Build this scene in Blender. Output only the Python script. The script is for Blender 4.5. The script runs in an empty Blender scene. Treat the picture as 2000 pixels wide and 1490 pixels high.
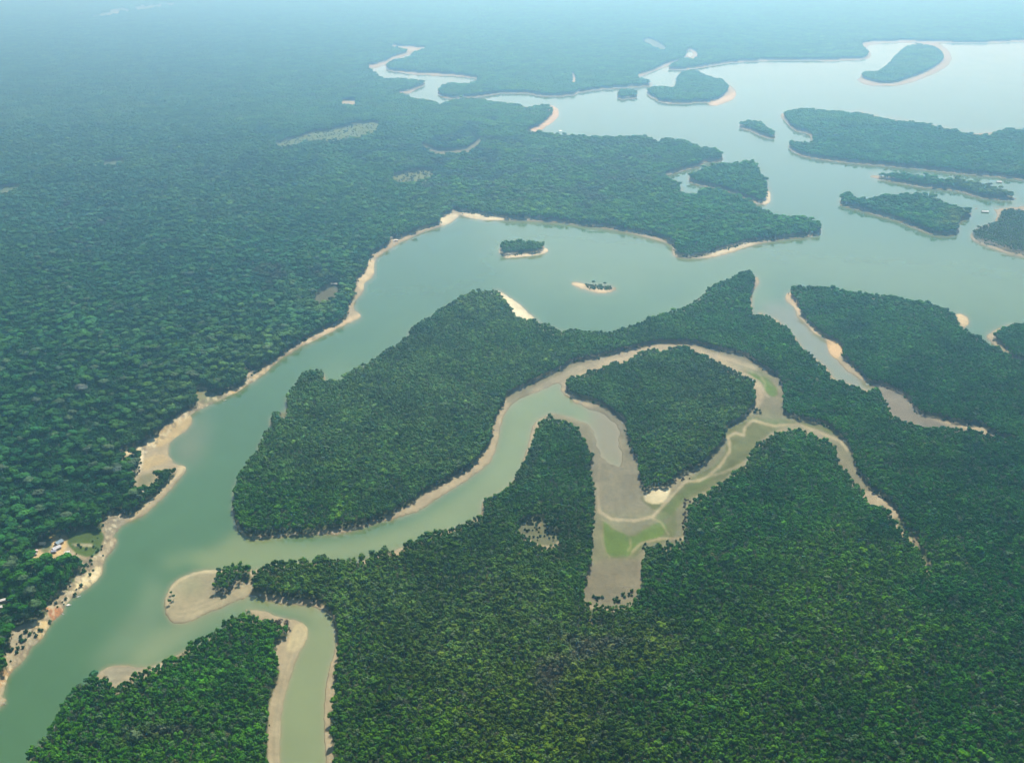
import bpy, bmesh, math, random
import numpy as np
from mathutils import Vector, Matrix
R = math.radians
random.seed(7); rng = np.random.default_rng(7)
sc = bpy.context.scene
# ------------------------------------------------------------------ camera, sky, sun, exposure
F, HC, HY = 1950.0, 1000.0, 150.0; PITCH = math.atan((745+HY)/F)      # photo pixels, metres, radians, horizon above the frame
cp, sp = math.cos(PITCH), math.sin(PITCH)
cam = bpy.data.cameras.new('camera'); co = bpy.data.objects.new('camera', cam); sc.collection.objects.link(co)
cam.lens = 36*F/2000; cam.sensor_width = 36; cam.clip_start = 5; cam.clip_end = 300000
co.location = (0, 0, HC); co.rotation_euler = (R(90)-PITCH, 0, 0); sc.camera = co
SUN_EL, SUN_AZ = 49.0, 8.0                                    # elevation, degrees right of the view direction
w = bpy.data.worlds.new('World'); sc.world = w; w.use_nodes = True
nt = w.node_tree; bg = nt.nodes['Background']; sky = nt.nodes.new('ShaderNodeTexSky')
sky.sky_type = 'NISHITA'; sky.sun_disc = False; sky.sun_elevation = R(SUN_EL); sky.sun_rotation = R(SUN_AZ)
sky.air_density = 1.0; sky.dust_density = 0.8; sky.altitude = 0
nt.links.new(sky.outputs[0], bg.inputs[0]); bg.inputs[1].default_value = 0.065
sd = bpy.data.lights.new('sun', 'SUN'); so = bpy.data.objects.new('sun', sd); sc.collection.objects.link(so)
sd.energy = 4.8; sd.angle = R(1.0); sd.color = (1.0, 0.975, 0.94)
sv = Vector((math.sin(R(SUN_AZ))*math.cos(R(SUN_EL)), math.cos(R(SUN_AZ))*math.cos(R(SUN_EL)), math.sin(R(SUN_EL))))
so.rotation_euler = sv.to_track_quat('Z', 'Y').to_euler()
sc.view_settings.view_transform = 'Standard'; sc.view_settings.look = 'None'
sc.view_settings.exposure = 0.98; sc.view_settings.gamma = 1.0
cy = sc.cycles; cy.use_denoising = True; cy.max_bounces = 4; cy.diffuse_bounces = 2; cy.glossy_bounces = 2
cy.volume_bounces = 1; cy.transparent_max_bounces = 4; cy.use_adaptive_sampling = True; cy.adaptive_threshold = 0.02
cy.caustics_reflective = False; cy.caustics_refractive = False; cy.sample_clamp_indirect = 4
try: cy.denoiser = 'OPENIMAGEDENOISE'
except Exception: pass

# ------------------------------------------------------------------ photo pixel <-> ground
def p2w(x, y, z=0.0):
    x = np.asarray(x, float); y = np.asarray(y, float)
    a = (x-1000)/F; b = (745-y)/F
    t = (HC-z)/(sp - b*cp)
    return a*t, t*(cp + b*sp)
def w2p(X, Y, z=0.0):
    d = Y*cp + (HC-z)*sp; u = Y*sp - (HC-z)*cp
    return 1000 + F*X/d, 745 - F*u/d
# ------------------------------------------------------------------ survey of the place: outlines read off the photograph
def P(s): 
    v = [float(t) for t in s.replace('\n', ' ').replace(',', ' ').split()]
    return [(v[i], v[i+1]) for i in range(0, len(v), 2)]
# everything that is not mainland forest (rivers, lakes and their islands)
BASIN = P("""-320,1800 -320,1520 -150,1420 0,1325 10,1312 20,1301 30,1286 13,1289 10,1273 23,1260 25,1235 43,1222 62,1219 81,1214
94,1197 90,1189 99,1179 112,1171 115,1156 130,1158 136,1146 132,1140 145,1141 148,1127 163,1120 158,1112 178,1110 192,1103 178,1099 166,1094 166,1089
158,1087 145,1079 135,1086 125,1084 112,1090 103,1092 99,1081 90,1082 89,1090 77,1095 66,1088 66,1075 76,1073 75,1060 95,1057 109,1048 128,1048 133,1054 138,1044
155,1038 197,1037 199,1020 204,1016 214,1010 220,1004 240,1003 247,1007 254,1008 270,998 291,982 311,963 329,945 343,931 350,921 345,912 329,913
313,925 305,937 289,948 279,951 269,953 264,943 262,931 270,925 269,915 274,909 275,895 275,882 266,882 253,889 238,888 230,884 238,880 252,876
274,871 283,865 293,858 303,854 313,843 329,829 333,823 345,818 359,806 377,798 391,791 386,780 384,762 401,758 407,764 413,769 432,769 442,768
448,762 464,758 480,750 483,730 476,716 490,719 500,726 518,716 546,698 567,681 600,662 625,647 650,637 682,620 677,607 687,590 695,575 692,562
696,550 707,540 715,525 722,507 730,495 745,487 760,477 762,470 760,460 772,465 790,462 815,451 840,444 860,437 860,427 870,420 880,417 885,407
900,414 915,416 935,416 945,421 970,424 990,426 1025,427 1062,430 1100,433 1132,438 1162,441 1200,446 1237,453 1275,460 1300,468 1314,475
1319,487 1325,500 1362,501 1382,496 1400,489 1432,482 1450,475 1470,472 1500,469 1525,466 1562,461 1587,459 1600,454 1600,440 1586,432 1570,428
1558,426 1540,425 1520,424 1502,418 1492,410 1480,408 1474,402 1458,392 1442,386 1426,380 1410,374 1390,369 1376,370 1366,378 1354,380 1330,376
1328,368 1326,360 1312,354 1302,350 1296,342 1316,336 1340,329 1362,324 1370,318 1374,315 1394,315 1410,311 1411,303 1402,294 1390,293 1378,290
1372,293 1361,287 1350,283 1338,277 1316,273 1296,272 1286,280 1276,275 1262,268 1245,268 1210,268 1157,269 1136,266 1105,266 1070,261 1056,259
1024,257 1049,248 1064,238 1078,225 1078,214 1069,206 1051,207 1026,211 1013,206 990,203 970,199 947,196 925,194 902,194 884,197 866,203 846,200
828,196 808,193 797,187 774,181 790,179 808,173 833,162 826,158 790,154 752,153 734,144 718,130 729,126 754,119 765,112 794,103 790,97 747,89
790,91 833,94 808,103 799,113 776,118 761,123 756,134 790,140 835,143 880,145 932,152 927,160 909,163 884,162 862,169 855,180 871,189 902,190
936,187 970,182 1010,180 1037,182 1064,187 1100,186 1125,182 1121,173 1114,164 1121,155 1112,144 1118,143 1126,153 1121,167 1127,176 1139,178
1157,175 1210,171 1267,166 1269,160 1245,150 1250,145 1275,137 1295,127 1317,120 1337,112 1339,100 1350,95 1360,104 1366,109 1355,116 1340,115
1320,124 1310,127 1307,134 1340,134 1375,129 1400,125 1425,121 1462,119 1500,117 1550,116 1600,117 1637,116 1675,115 1692,111 1692,100 1681,86
1720,81 1790,80 1860,82 1895,83 1947,81 2000,79 2320,68 2320,1800""")
SE = P("""482,1046 468,1028 460,1008 458,988 459,961 464,937 472,919 486,903 492,889 506,877 508,863 517,855 516,845 530,837 529,812 542,803 560,798
562,776 570,760 580,748 592,730 609,721 630,722 631,736 638,749 646,742 658,741 668,743 674,730 689,723 701,715 721,708 733,700 750,687 770,677
790,662 802,652 804,640 825,627 850,612 875,595 900,582 925,570 957,567 972,572 985,587 1000,605 1012,620 1037,625 1050,632 1070,634 1087,642
1100,650 1117,642 1135,646 1167,647 1187,650 1212,642 1240,635 1270,622 1295,612 1325,605 1350,590 1375,577 1382,565 1407,552 1432,542 1445,532
1457,529 1470,535 1475,547 1470,562 1465,580 1464,597 1467,612 1482,615 1500,620 1516,629 1535,640 1546,656 1562,677 1581,691 1589,704 1605,712
1615,728 1626,742 1642,744 1666,755 1688,763 1704,759 1717,766 1731,790 1739,809 1750,817 1768,825 1809,833 1844,833 1876,841 1903,842 1930,849
1983,857 2320,868 2320,1800 640,1800 656,1600 654,1490 652,1457 645,1403 652,1367 656,1312 660,1276 661,1240 656,1211 656,1201 642,1193 631,1181
617,1173 581,1171 551,1167 521,1161 499,1158 496,1145 494,1121 499,1109 515,1107 525,1097 545,1091 553,1097 573,1094 595,1092 609,1095 619,1087
648,1087 672,1093 682,1089 702,1091 720,1089 726,1075 742,1079 750,1066 768,1077 783,1077 793,1058 810,1055 831,1041 868,1033 896,1026 922,1017
944,1004 947,975 962,972 976,961 1001,944 1009,922 1019,908 1031,890 1031,877 1043,861 1049,843 1053,827 1065,817 1075,811 1085,821 1103,822
1121,831 1131,847 1144,865 1150,877 1162,890 1158,904 1150,912 1154,928 1155,944 1160,967 1159,1003 1156,1038 1155,1073 1155,1099 1147,1122
1138,1165 1156,1176 1177,1178 1201,1181 1227,1176 1241,1165 1250,1151 1253,1120 1255,1097 1260,1073 1281,1066 1311,1063 1335,1059 1337,1045
1335,1028 1340,1012 1344,991 1354,974 1377,965 1394,951 1417,937 1436,920 1455,906 1464,888 1473,871 1502,855 1518,847 1538,841 1552,838
1576,845 1592,855 1612,865 1629,872 1631,898 1650,919 1667,940 1681,957 1695,983 1728,990 1742,1015 1760,1019 1739,983 1717,968 1691,950
1688,940 1671,919 1664,887 1650,865 1632,849 1612,831 1592,827 1572,823 1552,817 1532,811 1528,797 1530,777 1528,757 1520,741 1502,727
1481,714 1467,702 1447,694 1427,689 1407,685 1381,678 1357,673 1330,671 1290,671 1270,674 1250,678 1202,690 1162,700 1117,708 1101,720
1071,732 1031,753 997,769 985,783 980,795 968,817 962,837 959,861 948,881 930,904 910,918 872,939 835,960 813,978 777,994 772,1002 732,1016
692,1028 631,1036 601,1043 581,1041 541,1044 501,1047""")
INNER = P("""1107,747 1114,736 1125,737 1142,731 1150,721 1162,724 1186,714 1198,707 1212,712 1230,702 1254,690 1276,682 1290,688 1304,682 1327,678
1341,678 1357,688 1379,698 1407,712 1431,723 1451,735 1469,745 1471,761 1475,785 1467,801 1455,813 1439,827 1417,835 1415,857 1405,874 1391,890
1371,908 1347,922 1322,930 1311,949 1300,953 1283,951 1264,960 1255,958 1250,932 1246,904 1240,896 1230,867 1224,847 1222,827 1202,811 1182,795
1162,787 1131,779 1109,767""")
BLAND = P("""-60,1800 10,1600 54,1490 76,1447 99,1424 125,1372 148,1345 171,1332 178,1326 195,1322 214,1321 225,1342 243,1329 280,1309 312,1296 342,1280
365,1270 368,1257 395,1245 398,1234 418,1232 441,1214 461,1202 477,1199 501,1203 513,1211 531,1213 541,1219 565,1221 567,1238 555,1246 537,1265
547,1298 540,1334 526,1378 524,1490 520,1800""")
KNOB = P("416,1157 422,1145 422,1129 432,1112 456,1103 474,1101 489,1111 489,1133 476,1139 460,1149 440,1159")
RIGHT = P("""1543,567 1554,560 1581,562 1605,559 1629,564 1653,570 1675,572 1699,574 1718,578 1742,579 1769,586 1806,590 1828,598 1849,605 1865,613
1868,626 1876,640 1889,648 1905,653 1922,664 1930,676 1943,675 1962,688 1975,696 2000,704 2320,725 2320,905 1990,862 1960,853 1935,846 1919,834 1876,828
1836,818 1803,811 1785,803 1782,793 1769,777 1750,764 1728,755 1707,752 1688,739 1675,726 1656,709 1641,699 1646,685 1637,672 1618,661 1602,653
1586,640 1575,626 1564,615 1562,599 1551,589 1542,578""")
RIGHT2 = P("1932,661 1948,646 1967,640 1986,633 2000,634 2320,640 2320,770 1990,703 1973,691 1956,677 1940,664")
SCRUB = P("1899,454 1903,449 1919,445 1942,436 1951,426 1956,413 1979,410 2000,413 2320,415 2320,555 2000,497 1976,493 1942,481 1919,474 1901,463")
THIN = P("""1710,345 1719,341 1741,341 1764,344 1796,345 1819,349 1851,355 1869,351 1892,360 1919,361 1942,369 1970,379 1980,383 1974,389 1942,387
1908,382 1885,374 1851,369 1805,364 1760,356 1728,350""")
MIDI = P("""1641,390 1648,383 1659,379 1666,381 1666,387 1691,390 1719,382 1760,382 1787,379 1799,381 1828,390 1851,399 1874,409 1894,410 1894,422
1872,431 1869,452 1851,458 1828,457 1799,447 1760,431 1728,422 1680,408 1646,399""")
LONG = P("""1531,224 1545,217 1576,213 1615,217 1678,222 1720,233 1790,241 1860,257 1895,264 1940,264 1954,258 2000,256 2320,262 2320,375 2000,349
1965,345 1897,339 1828,332 1771,326 1691,319 1646,315 1597,308 1566,301 1541,287 1541,278 1580,280 1587,269 1580,259 1559,255 1541,241""")
DARK = P("1443,241 1461,236 1485,238 1496,248 1510,257 1515,268 1496,266 1468,254 1447,248")
FARI = P("1681,150 1692,140 1713,140 1737,122 1751,105 1776,89 1807,87 1832,96 1841,112 1832,126 1807,140 1772,154 1737,163 1713,161")
FARJ = P("1264,182 1267,174 1285,169 1315,171 1320,160 1327,145 1340,139 1360,137 1372,146 1405,154 1417,162 1421,175 1412,187 1392,197 1350,200 1300,199 1282,192")
TINY = P("1207,191 1209,180 1222,175 1240,177 1244,186 1232,191")
FMID = P("""1344,350 1346,343 1370,332 1390,324 1410,321 1422,319 1446,317 1458,314 1472,318 1478,326 1482,336 1490,346 1496,360 1496,374 1492,394
1476,392 1450,382 1420,372 1390,364 1362,358""")
LAKE1 = P("975,485 985,475 1010,472 1037,473 1059,473 1061,487 1045,494 1012,496 987,499 977,491")
# land that carries no trees: banks, bars and flats
SANDS = [P("""-320,1500 -150,1460 0,1381 3,1362 10,1342 16,1322 30,1306 49,1286 59,1266 79,1250 92,1230 102,1214 118,1201 125,1187 138,1171 158,1158 178,1143
194,1128 199,1115 204,1095 214,1082 225,1066 228,1054 220,1048 224,1043 234,1030 247,1020 260,1016 277,1008 291,998 313,977 331,959 349,937
361,923 363,916 357,910 341,905 337,899 329,889 329,879 331,869 339,857 357,847 371,832 375,820 372,813 369,810 381,804 391,799 411,790 432,781
444,774 462,766 482,753 504,740 521,726 535,712 560,695 600,671 625,660 662,640 695,625 704,615 692,606 694,590 705,575 712,565 710,555 725,545
731,532 731,517 736,506 747,496 765,485 780,476 805,464 832,452 865,442 885,432 897,422 912,425 932,429 957,431 1000,431 1050,433 1100,436
1132,441 1175,446 1212,452 1250,461 1287,471 1310,479 1312,490 1315,500 1332,504 1362,505 1387,504 1425,495 1450,486 1475,479 1512,471 1550,466
1587,462 1602,457 1590,452 1500,462 1430,470 1330,488 1320,470 1200,430 900,395 700,470 600,600 380,730 200,860 140,1000 40,1040 -20,1150 -150,1300 -320,1350"""),
 P("""476,1040 491,1050 505,1053 541,1049 581,1046 631,1044 672,1041 702,1034 732,1022 762,1016 800,1003 813,1000 852,976 888,954 922,931 950,909
966,885 974,857 977,837 984,815 990,801 1001,789 1025,775 1051,765 1071,755 1087,749 1095,749 1096,761 1109,777 1131,789 1152,797 1168,803 1186,815
1204,827 1209,843 1209,863 1216,886 1220,898 1210,908 1194,910 1182,902 1172,884 1162,863 1156,843 1146,829 1127,819 1101,811 1077,809 1057,816
1043,827 1037,843 1033,863 1029,877 1021,896 1017,916 1007,932 991,950 972,963 958,972 942,980 940,1003 920,1020 894,1030 866,1036 822,1058 790,1068
722,1090 700,1098 620,1100 560,1104 500,1112 489,1111 460,1116 430,1114 405,1113 372,1120 345,1133 329,1151 322,1174 324,1197 332,1212 349,1217 372,1214 395,1201
428,1189 461,1174 493,1163 507,1167 521,1173 551,1179 581,1182 611,1185 627,1191 642,1198 651,1208 655,1240 652,1276 645,1298 638,1330 634,1367
632,1421 636,1490 640,1800 1700,1800 1900,1050 1650,800 1560,720 1440,600 1300,640 1100,680 900,700 600,900 476,1000"""),
 P("191,1317 201,1307 217,1301 243,1299 270,1304 296,1301 316,1293 345,1279 365,1268 372,1280 345,1300 230,1350 190,1330"),
 P("""484,1193 513,1194 541,1203 571,1209 589,1216 599,1225 601,1240 597,1254 589,1268 580,1287 569,1320 558,1356 551,1385 549,1421 547,1490
547,1800 500,1800 500,1260 470,1225"""),
 P("""1531,578 1540,570 1546,566 1532,582 1543,593 1554,605 1556,618 1572,632 1583,646 1599,656 1613,666 1618,688 1632,701 1645,717 1664,731 1683,742
1699,752 1715,760 1725,775 1735,800 1745,825 1760,840 1850,852 2000,875 2100,800 1900,700 1750,700 1650,640 1560,580"""),
 P("1475,541 1482,547 1482,555 1472,567 1470,582 1470,600 1467,612 1450,600 1455,560"),
 P("1478,612 1502,618 1522,628 1540,643 1553,660 1570,681 1590,700 1611,713 1624,733 1634,745 1650,746 1690,762 1720,768 1735,792 1742,812 1700,800 1600,760 1500,650"),
 P("1866,613 1884,617 1893,627 1889,637 1876,641 1862,632"),
 P("1928,656 1940,646 1956,639 1973,635 1990,640 1980,660 1946,672 1973,694 1990,706 1975,700 1958,690 1940,672 1932,666"),
 P("1897,465 1908,474 1931,483 1965,495 2000,503 2320,565 2320,410 1942,409 1906,406 1942,412 1946,420 1942,433 1915,444 1898,455"),
 P("1698,345 1712,343 1730,347 1728,351 1712,350"), P("1970,386 1997,389 1970,391"), P("1866,450 1874,454 1860,460 1835,459 1840,452"),
 P("1524,227 1533,220 1548,225 1545,245 1532,236"), P("1668,219 1690,221 1725,231 1790,240 1860,255 1900,261 1950,258 1945,268 1890,270 1780,250 1680,232"),
 P("1678,152 1685,164 1720,170 1765,166 1807,152 1846,133 1858,112 1846,94 1825,85 1800,88 1830,110 1800,140 1740,158"),
 P("1418,163 1435,175 1436,190 1420,200 1397,207 1383,205 1392,195 1410,185 1420,175"), P("1296,199 1300,202 1345,202 1385,200 1380,196 1300,196"),
 P("1498,372 1505,378 1504,396 1490,400 1472,397 1450,386 1470,385 1490,390"), P("970,486 984,501 995,504 1037,500 1062,496 1071,490 1063,484 1040,490 990,494"),
 P("1115,554 1125,551 1145,555 1195,560 1207,564 1195,570 1170,573 1147,569 1125,560"),
 P("1023,258 1050,258 1066,248 1084,236 1092,222 1088,212 1078,207 1070,214 1072,228 1050,244"),
 P("774,182 800,184 812,176 800,176"), P("718,131 745,131 770,118 800,107 806,103 792,103 760,114"), P("747,88 747,91 790,99 812,101 834,95 790,90"),
 P("1111,143 1119,142 1128,153 1122,168 1129,178 1119,174 1112,164 1119,155"), P("756,134 790,144 840,148 880,149 930,154 932,151 880,143 790,138"),
 P("858,183 872,193 905,192 936,189 970,184 1010,182 1037,184 1064,189 1100,188 1100,184 1064,184 1010,177 936,184 871,186"),
 P("1245,151 1275,141 1297,132 1320,124 1340,116 1355,117 1366,109 1350,93 1338,100 1336,112 1295,125"),
 P("1307,134 1312,137 1340,137 1400,128 1425,124 1500,120 1600,120 1637,120 1690,117 1700,104 1694,92 1720,86 1790,84 1860,86 2000,83 2320,74 2320,66 1860,78 1680,80 1690,108 1500,113 1340,130"),
 P("1139,177 1210,173 1267,168 1262,163 1150,173"), P("1205,188 1209,193 1232,193 1240,187"),
 P("1254,80 1272,78 1288,85 1302,97 1286,96 1270,88"),
 P("966,570 976,570 992,579 1012,592 1036,614 1058,635 1075,640 1100,650 1130,655 1180,660 1240,646 1330,614 1400,580 1440,560 1440,575 1400,600 1330,630 1240,665 1150,678 1080,665 1030,648 1000,630 975,590")]
WATERS = [P("1339,101 1349,99 1356,107 1346,113"), P("1262,82 1275,83 1284,90 1290,95 1280,92 1268,86"),
          P("1700,99 1712,95 1724,88 1760,87 1790,87 1770,92 1745,108 1725,128 1703,140 1690,130 1700,112")]
# small treeless clearings inside the forest
CLEAR = [P("540,281 592,266 645,255 697,243 737,240 729,260 687,272 645,277 592,279 571,287 540,287"), P("763,348 792,338 840,333 844,348 813,356 775,358"),
 P("823,281 842,290 861,295 897,293 918,287 939,271 941,276 924,295 897,299 859,300 834,293"), P("666,197 695,196 696,204 668,206"),
 P("1010,1031 1031,1020 1060,1018 1064,1032 1090,1044 1086,1060 1054,1064 1030,1048"), P("616,578 655,560 664,562 650,588 620,597"),
 P("110,36 200,25 330,5 345,3 346,6 200,29"), P("203,320 225,315 242,314 240,319 215,324"), P("-60,382 0,369 35,364 36,370 0,378 -60,392"),
 P("1050,1024 1056,1024 1056,1030 1050,1030"), P("1782,1050 1792,1052 1795,1070 1784,1068"), P("1808,1100 1818,1102 1816,1118 1806,1114"), P("548,808 562,806 562,816 548,815"),
 P("0,1172 18,1166 22,1176 0,1190 -12,1186"), P("1254,80 1272,78 1288,85 1302,97 1286,96 1270,88"), P("1150,1196 1158,1194 1160,1210 1151,1212"),
 P("1745,1012 1754,1014 1768,1036 1760,1038"), P("1772,1042 1780,1044 1784,1054 1776,1052"), P("1796,1080 1803,1080 1812,1098 1804,1096")]

# ------------------------------------------------------------------ raster of the survey on a perspective grid (2 photo pixels)
ST = 2.0; GX0, GX1, GY0, GY1 = -300, 2300, -110, 1720
gx = np.arange(GX0, GX1+1, ST); gy = np.arange(GY0, GY1+1, ST); NX, NY = len(gx), len(gy)
def smooth(poly, n=3):
    p = np.array(poly); q = []
    N = len(p)
    for i in range(N):
        p0, p1, p2, p3 = p[i-1], p[i], p[(i+1) % N], p[(i+2) % N]
        for k in range(n):
            t = k/n
            q.append(0.5*((2*p1)+(-p0+p2)*t+(2*p0-5*p1+4*p2-p3)*t*t*0.8+(-p0+3*p1-3*p2+p3)*t**3*0.8) if k else p1)
    return np.array(q)
def raster(poly, sm=True):
    p = smooth(poly) if sm and len(poly) > 4 else np.array(poly, float)
    m = np.zeros((NY, NX), bool)
    x0, y0 = p[:, 0], p[:, 1]; x1, y1 = np.roll(x0, -1), np.roll(y0, -1)
    r0 = max(0, int((y0.min()-GY0)/ST)); r1 = min(NY-1, int((y0.max()-GY0)/ST)+1)
    for r in range(r0, r1+1):
        y = gy[r] + 0.013
        hit = (y0 <= y) != (y1 <= y)
        if not hit.any(): continue
        xs = np.sort(x0[hit] + (y-y0[hit])*(x1[hit]-x0[hit])/(y1[hit]-y0[hit]))
        for a, b in zip(xs[::2], xs[1::2]):
            i0 = int(math.ceil((a-GX0)/ST)); i1 = int(math.floor((b-GX0)/ST))
            if i1 >= i0: m[r, max(0, i0):max(0, i1+1)] = True
    return m
def blur(a, n=1):
    a = a.astype(np.float32)
    for _ in range(n):
        b = np.pad(a, 1, mode='edge')
        a = (b[1:-1, :-2]+2*b[1:-1, 1:-1]+b[1:-1, 2:])/4
        b = np.pad(a, 1, mode='edge')
        a = (b[:-2, 1:-1]+2*b[1:-1, 1:-1]+b[2:, 1:-1])/4
    return a
def boxblur(a, r):
    a = a.astype(np.float64)
    for ax in (0, 1):
        c = np.cumsum(np.pad(a, [(r+1, r) if k == ax else (0, 0) for k in (0, 1)], mode='edge'), axis=ax)
        a = (np.take(c, range(2*r+1, c.shape[ax]), ax) - np.take(c, range(0, c.shape[ax]-2*r-1), ax))/(2*r+1)
    return a.astype(np.float32)
def vnoise(X, Y, cell, seed):
    g = np.random.default_rng(seed).random((256, 256)).astype(np.float32)
    u = np.asarray(X)/cell; v = np.asarray(Y)/cell
    iu = np.floor(u).astype(int); iv = np.floor(v).astype(int); fu = u-iu; fv = v-iv
    fu = fu*fu*(3-2*fu); fv = fv*fv*(3-2*fv); iu &= 255; iv &= 255; iu1 = (iu+1) & 255; iv1 = (iv+1) & 255
    return (g[iv, iu]*(1-fu)+g[iv, iu1]*fu)*(1-fv)+(g[iv1, iu]*(1-fu)+g[iv1, iu1]*fu)*fv
masses = [('SE', SE, 14), ('INNER', INNER, 12.5), ('BLAND', BLAND, 14), ('KNOB', KNOB, 12), ('RIGHT', RIGHT, 15), ('RIGHT2', RIGHT2, 15), ('SCRUB', SCRUB, 9),
          ('THIN', THIN, 13), ('MIDI', MIDI, 16), ('LONG', LONG, 17), ('DARK', DARK, 20), ('FARI', FARI, 22), ('FARJ', FARJ, 22), ('TINY', TINY, 16),
          ('FMID', FMID, 16), ('LAKE1', LAKE1, 14)]
basin = raster(BASIN)
clear = np.zeros((NY, NX), bool)
thin = np.zeros((NY, NX), bool)
for k, c in enumerate(CLEAR):
    if k in (0, 1, 4, 5, 6): clear |= raster(c)
    else: thin |= raster(c)
clear = thin | ((boxblur(clear, 2)+(vnoise(*p2w(*np.meshgrid(gx, gy)), 30, 77)-0.5)*0.55) > 0.5)
rows = np.arange(NY)
def base_of(m, T):
    """visible outline of a stand of trees of height T -> where its trunks stand"""
    out = m.copy()
    for fr in (0.5, 1.0):
        h = fr*T*cp*cp*(gy+HY)/HC/ST
        src = rows - h; i = np.clip(np.floor(src).astype(int), 0, NY-1)
        out &= m[i, :]
    return out
rid = np.zeros((NY, NX), np.int16)                      # 0 none, 1 mainland, 2.. the masses
main = (blur(~basin, 1) > 0.35) & ~clear
mb = base_of(main, 16)
# at the mainland's clearings keep the near edge simple
rid[mb] = 1
for k, (nm, poly, T) in enumerate(masses):
    rid[base_of((blur(raster(poly), 1) > 0.35) & ~clear, T)] = k+2
forest = rid > 0
sand = np.zeros((NY, NX), bool)
for s in SANDS: sand |= raster(s)
for s in WATERS: sand &= ~raster(s)
pool = raster(P('1090,690 1300,690 1260,960 1180,960 1120,820')); q_ = np.meshgrid(gx, gy); sand = np.where(pool, (boxblur(sand, 3)+(vnoise(q_[0], q_[1], 13, 91)*.6+vnoise(q_[0], q_[1], 5, 92)*.4-0.5)*0.9) > 0.42, sand)
shore = (boxblur(sand, 1)+(vnoise(q_[0], q_[1], 9, 93)*.55+vnoise(q_[0], q_[1], 4, 94)*.45-0.5)*0.75) > 0.5; sand = np.where(q_[1] > 560, shore, sand)
fd = blur(forest, 2) > 0.12                              # ground reaches a little past the trunks
land = fd | sand | clear | (~basin & ~forest & (blur(~basin, 6) > 0.93))
for s in WATERS: land &= ~(raster(s) & basin)
# ------------------------------------------------------------------ ground colours: what the soil is made of, zone by zone
SAND_C = np.array((0.37, 0.305, 0.225)); FLOOR = np.array((0.075, 0.10, 0.035))
GXm, GYm = np.meshgrid(gx, gy); WX, WY = p2w(GXm, GYm)
col = np.empty((NY, NX, 3), np.float32); col[:] = FLOOR
bare = blur(land & ~forest & ~clear, 1)[..., None]; col = col*(1-bare) + SAND_C*bare
def paint(arr, mask, c, a=1.0, b=1):
    m = ((blur(mask, b) if b < 5 else boxblur(boxblur(mask, b), b))*a)[..., None]; arr[:] = arr*(1-m) + np.array(c)*m
def ragged(m, amp=0.6, cell=9):
    return (boxblur(m, 3)+(vnoise(WX, WY, cell, 88)*0.6+vnoise(WX, WY, cell*3, 89)*0.4-0.5)*amp) > 0.5
def line(pts, wpx):
    out = np.zeros((NY, NX), bool); pts = np.array(pts, float)
    for (xa, ya), (xb, yb) in zip(pts[:-1], pts[1:]):
        n = max(2, int(math.hypot(xb-xa, yb-ya)))
        for t in np.linspace(0, 1, n):
            x, y = xa+(xb-xa)*t, ya+(yb-ya)*t
            c0, r0 = (x-GX0)/ST, (y-GY0)/ST; k = max(1, int(wpx/ST+1))
            for rr in range(int(r0)-k, int(r0)+k+2):
                for cc in range(int(c0)-k, int(c0)+k+2):
                    if 0 <= rr < NY and 0 <= cc < NX and math.hypot(rr-r0, cc-c0) <= wpx/2/ST+0.35: out[rr, cc] = True
    return out
MUD = (0.175, 0.165, 0.11); GRASS = (0.115, 0.18, 0.04); PALE = (0.62, 0.55, 0.42); OLIVE = (0.155, 0.17, 0.08)
# grey drying mud of the oxbow and of the lower right creek
oxbow = P("""1040,700 1290,660 1480,690 1560,760 1560,830 1660,850 1700,960 1640,920 1620,860 1530,830 1500,850 1480,870 1430,930 1350,975 1345,1070 1255,1070
1250,1170 1200,1190 1130,1170 1155,1100 1150,900 1100,830 1040,820 1230,800 1260,960 1320,960 1420,850 1480,800 1480,750 1330,670 1150,720 1080,760 990,790""")
paint(col, raster(oxbow), MUD, 0.9, 3)
paint(col, raster(P("1700,745 1760,765 1810,815 1930,850 1870,850 1780,840 1735,800")), (0.19, 0.17, 0.145), 1, 3)
paint(col, raster(P("1160,900 1200,912 1240,905 1250,960 1265,985 1310,990 1290,1015 1245,1035 1238,1050 1190,1030 1172,1012 1165,980")), (0.27, 0.24, 0.185), 0.8, 3)
olive = P("""1415,838 1440,830 1460,822 1500,826 1560,824 1620,838 1630,850 1590,838 1545,832 1500,850 1480,862 1462,890 1440,912 1400,945 1370,962 1340,978
1320,1000 1322,1040 1290,1060 1265,1062 1240,1090 1200,1094 1180,1080 1175,1030 1176,1018 1200,1035 1236,1048 1240,1040 1270,1035 1310,1020 1300,1000 1275,995
1250,975 1262,972 1295,985 1320,962 1350,935 1400,905 1418,870""")
paint(col, raster(P("1240,1100 1140,1100 1165,1000 1250,1000 1330,930 1400,860 1440,800 1620,820 1680,900 1650,890 1600,850 1510,850 1450,930 1350,1000 1350,1065")), (0.16, 0.17, 0.10), 0.65, 5)
paint(col, ragged(raster(olive), 0.7, 12), OLIVE, 0.9, 1)
paint(col, raster(olive) & (vnoise(WX*0.7+WY*0.5, WY*0.5, 9, 66) > 0.62), (0.13, 0.15, 0.07), 0.6, 1)
paint(col, ragged(raster(P("1177,1020 1195,1038 1225,1045 1240,1048 1290,1018 1300,1040 1265,1058 1243,1078 1225,1090 1195,1088 1182,1075"))), GRASS, 0.9, 1)
paint(col, raster(P("1280,1015 1325,968 1370,935 1395,925 1380,945 1335,975 1310,1010")), (0.11, 0.15, 0.055), 0.8, 2)
paint(col, raster(P("1432,915 1455,895 1440,892 1408,922 1395,940 1420,930")), (0.12, 0.135, 0.06), 0.8, 1)
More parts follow.
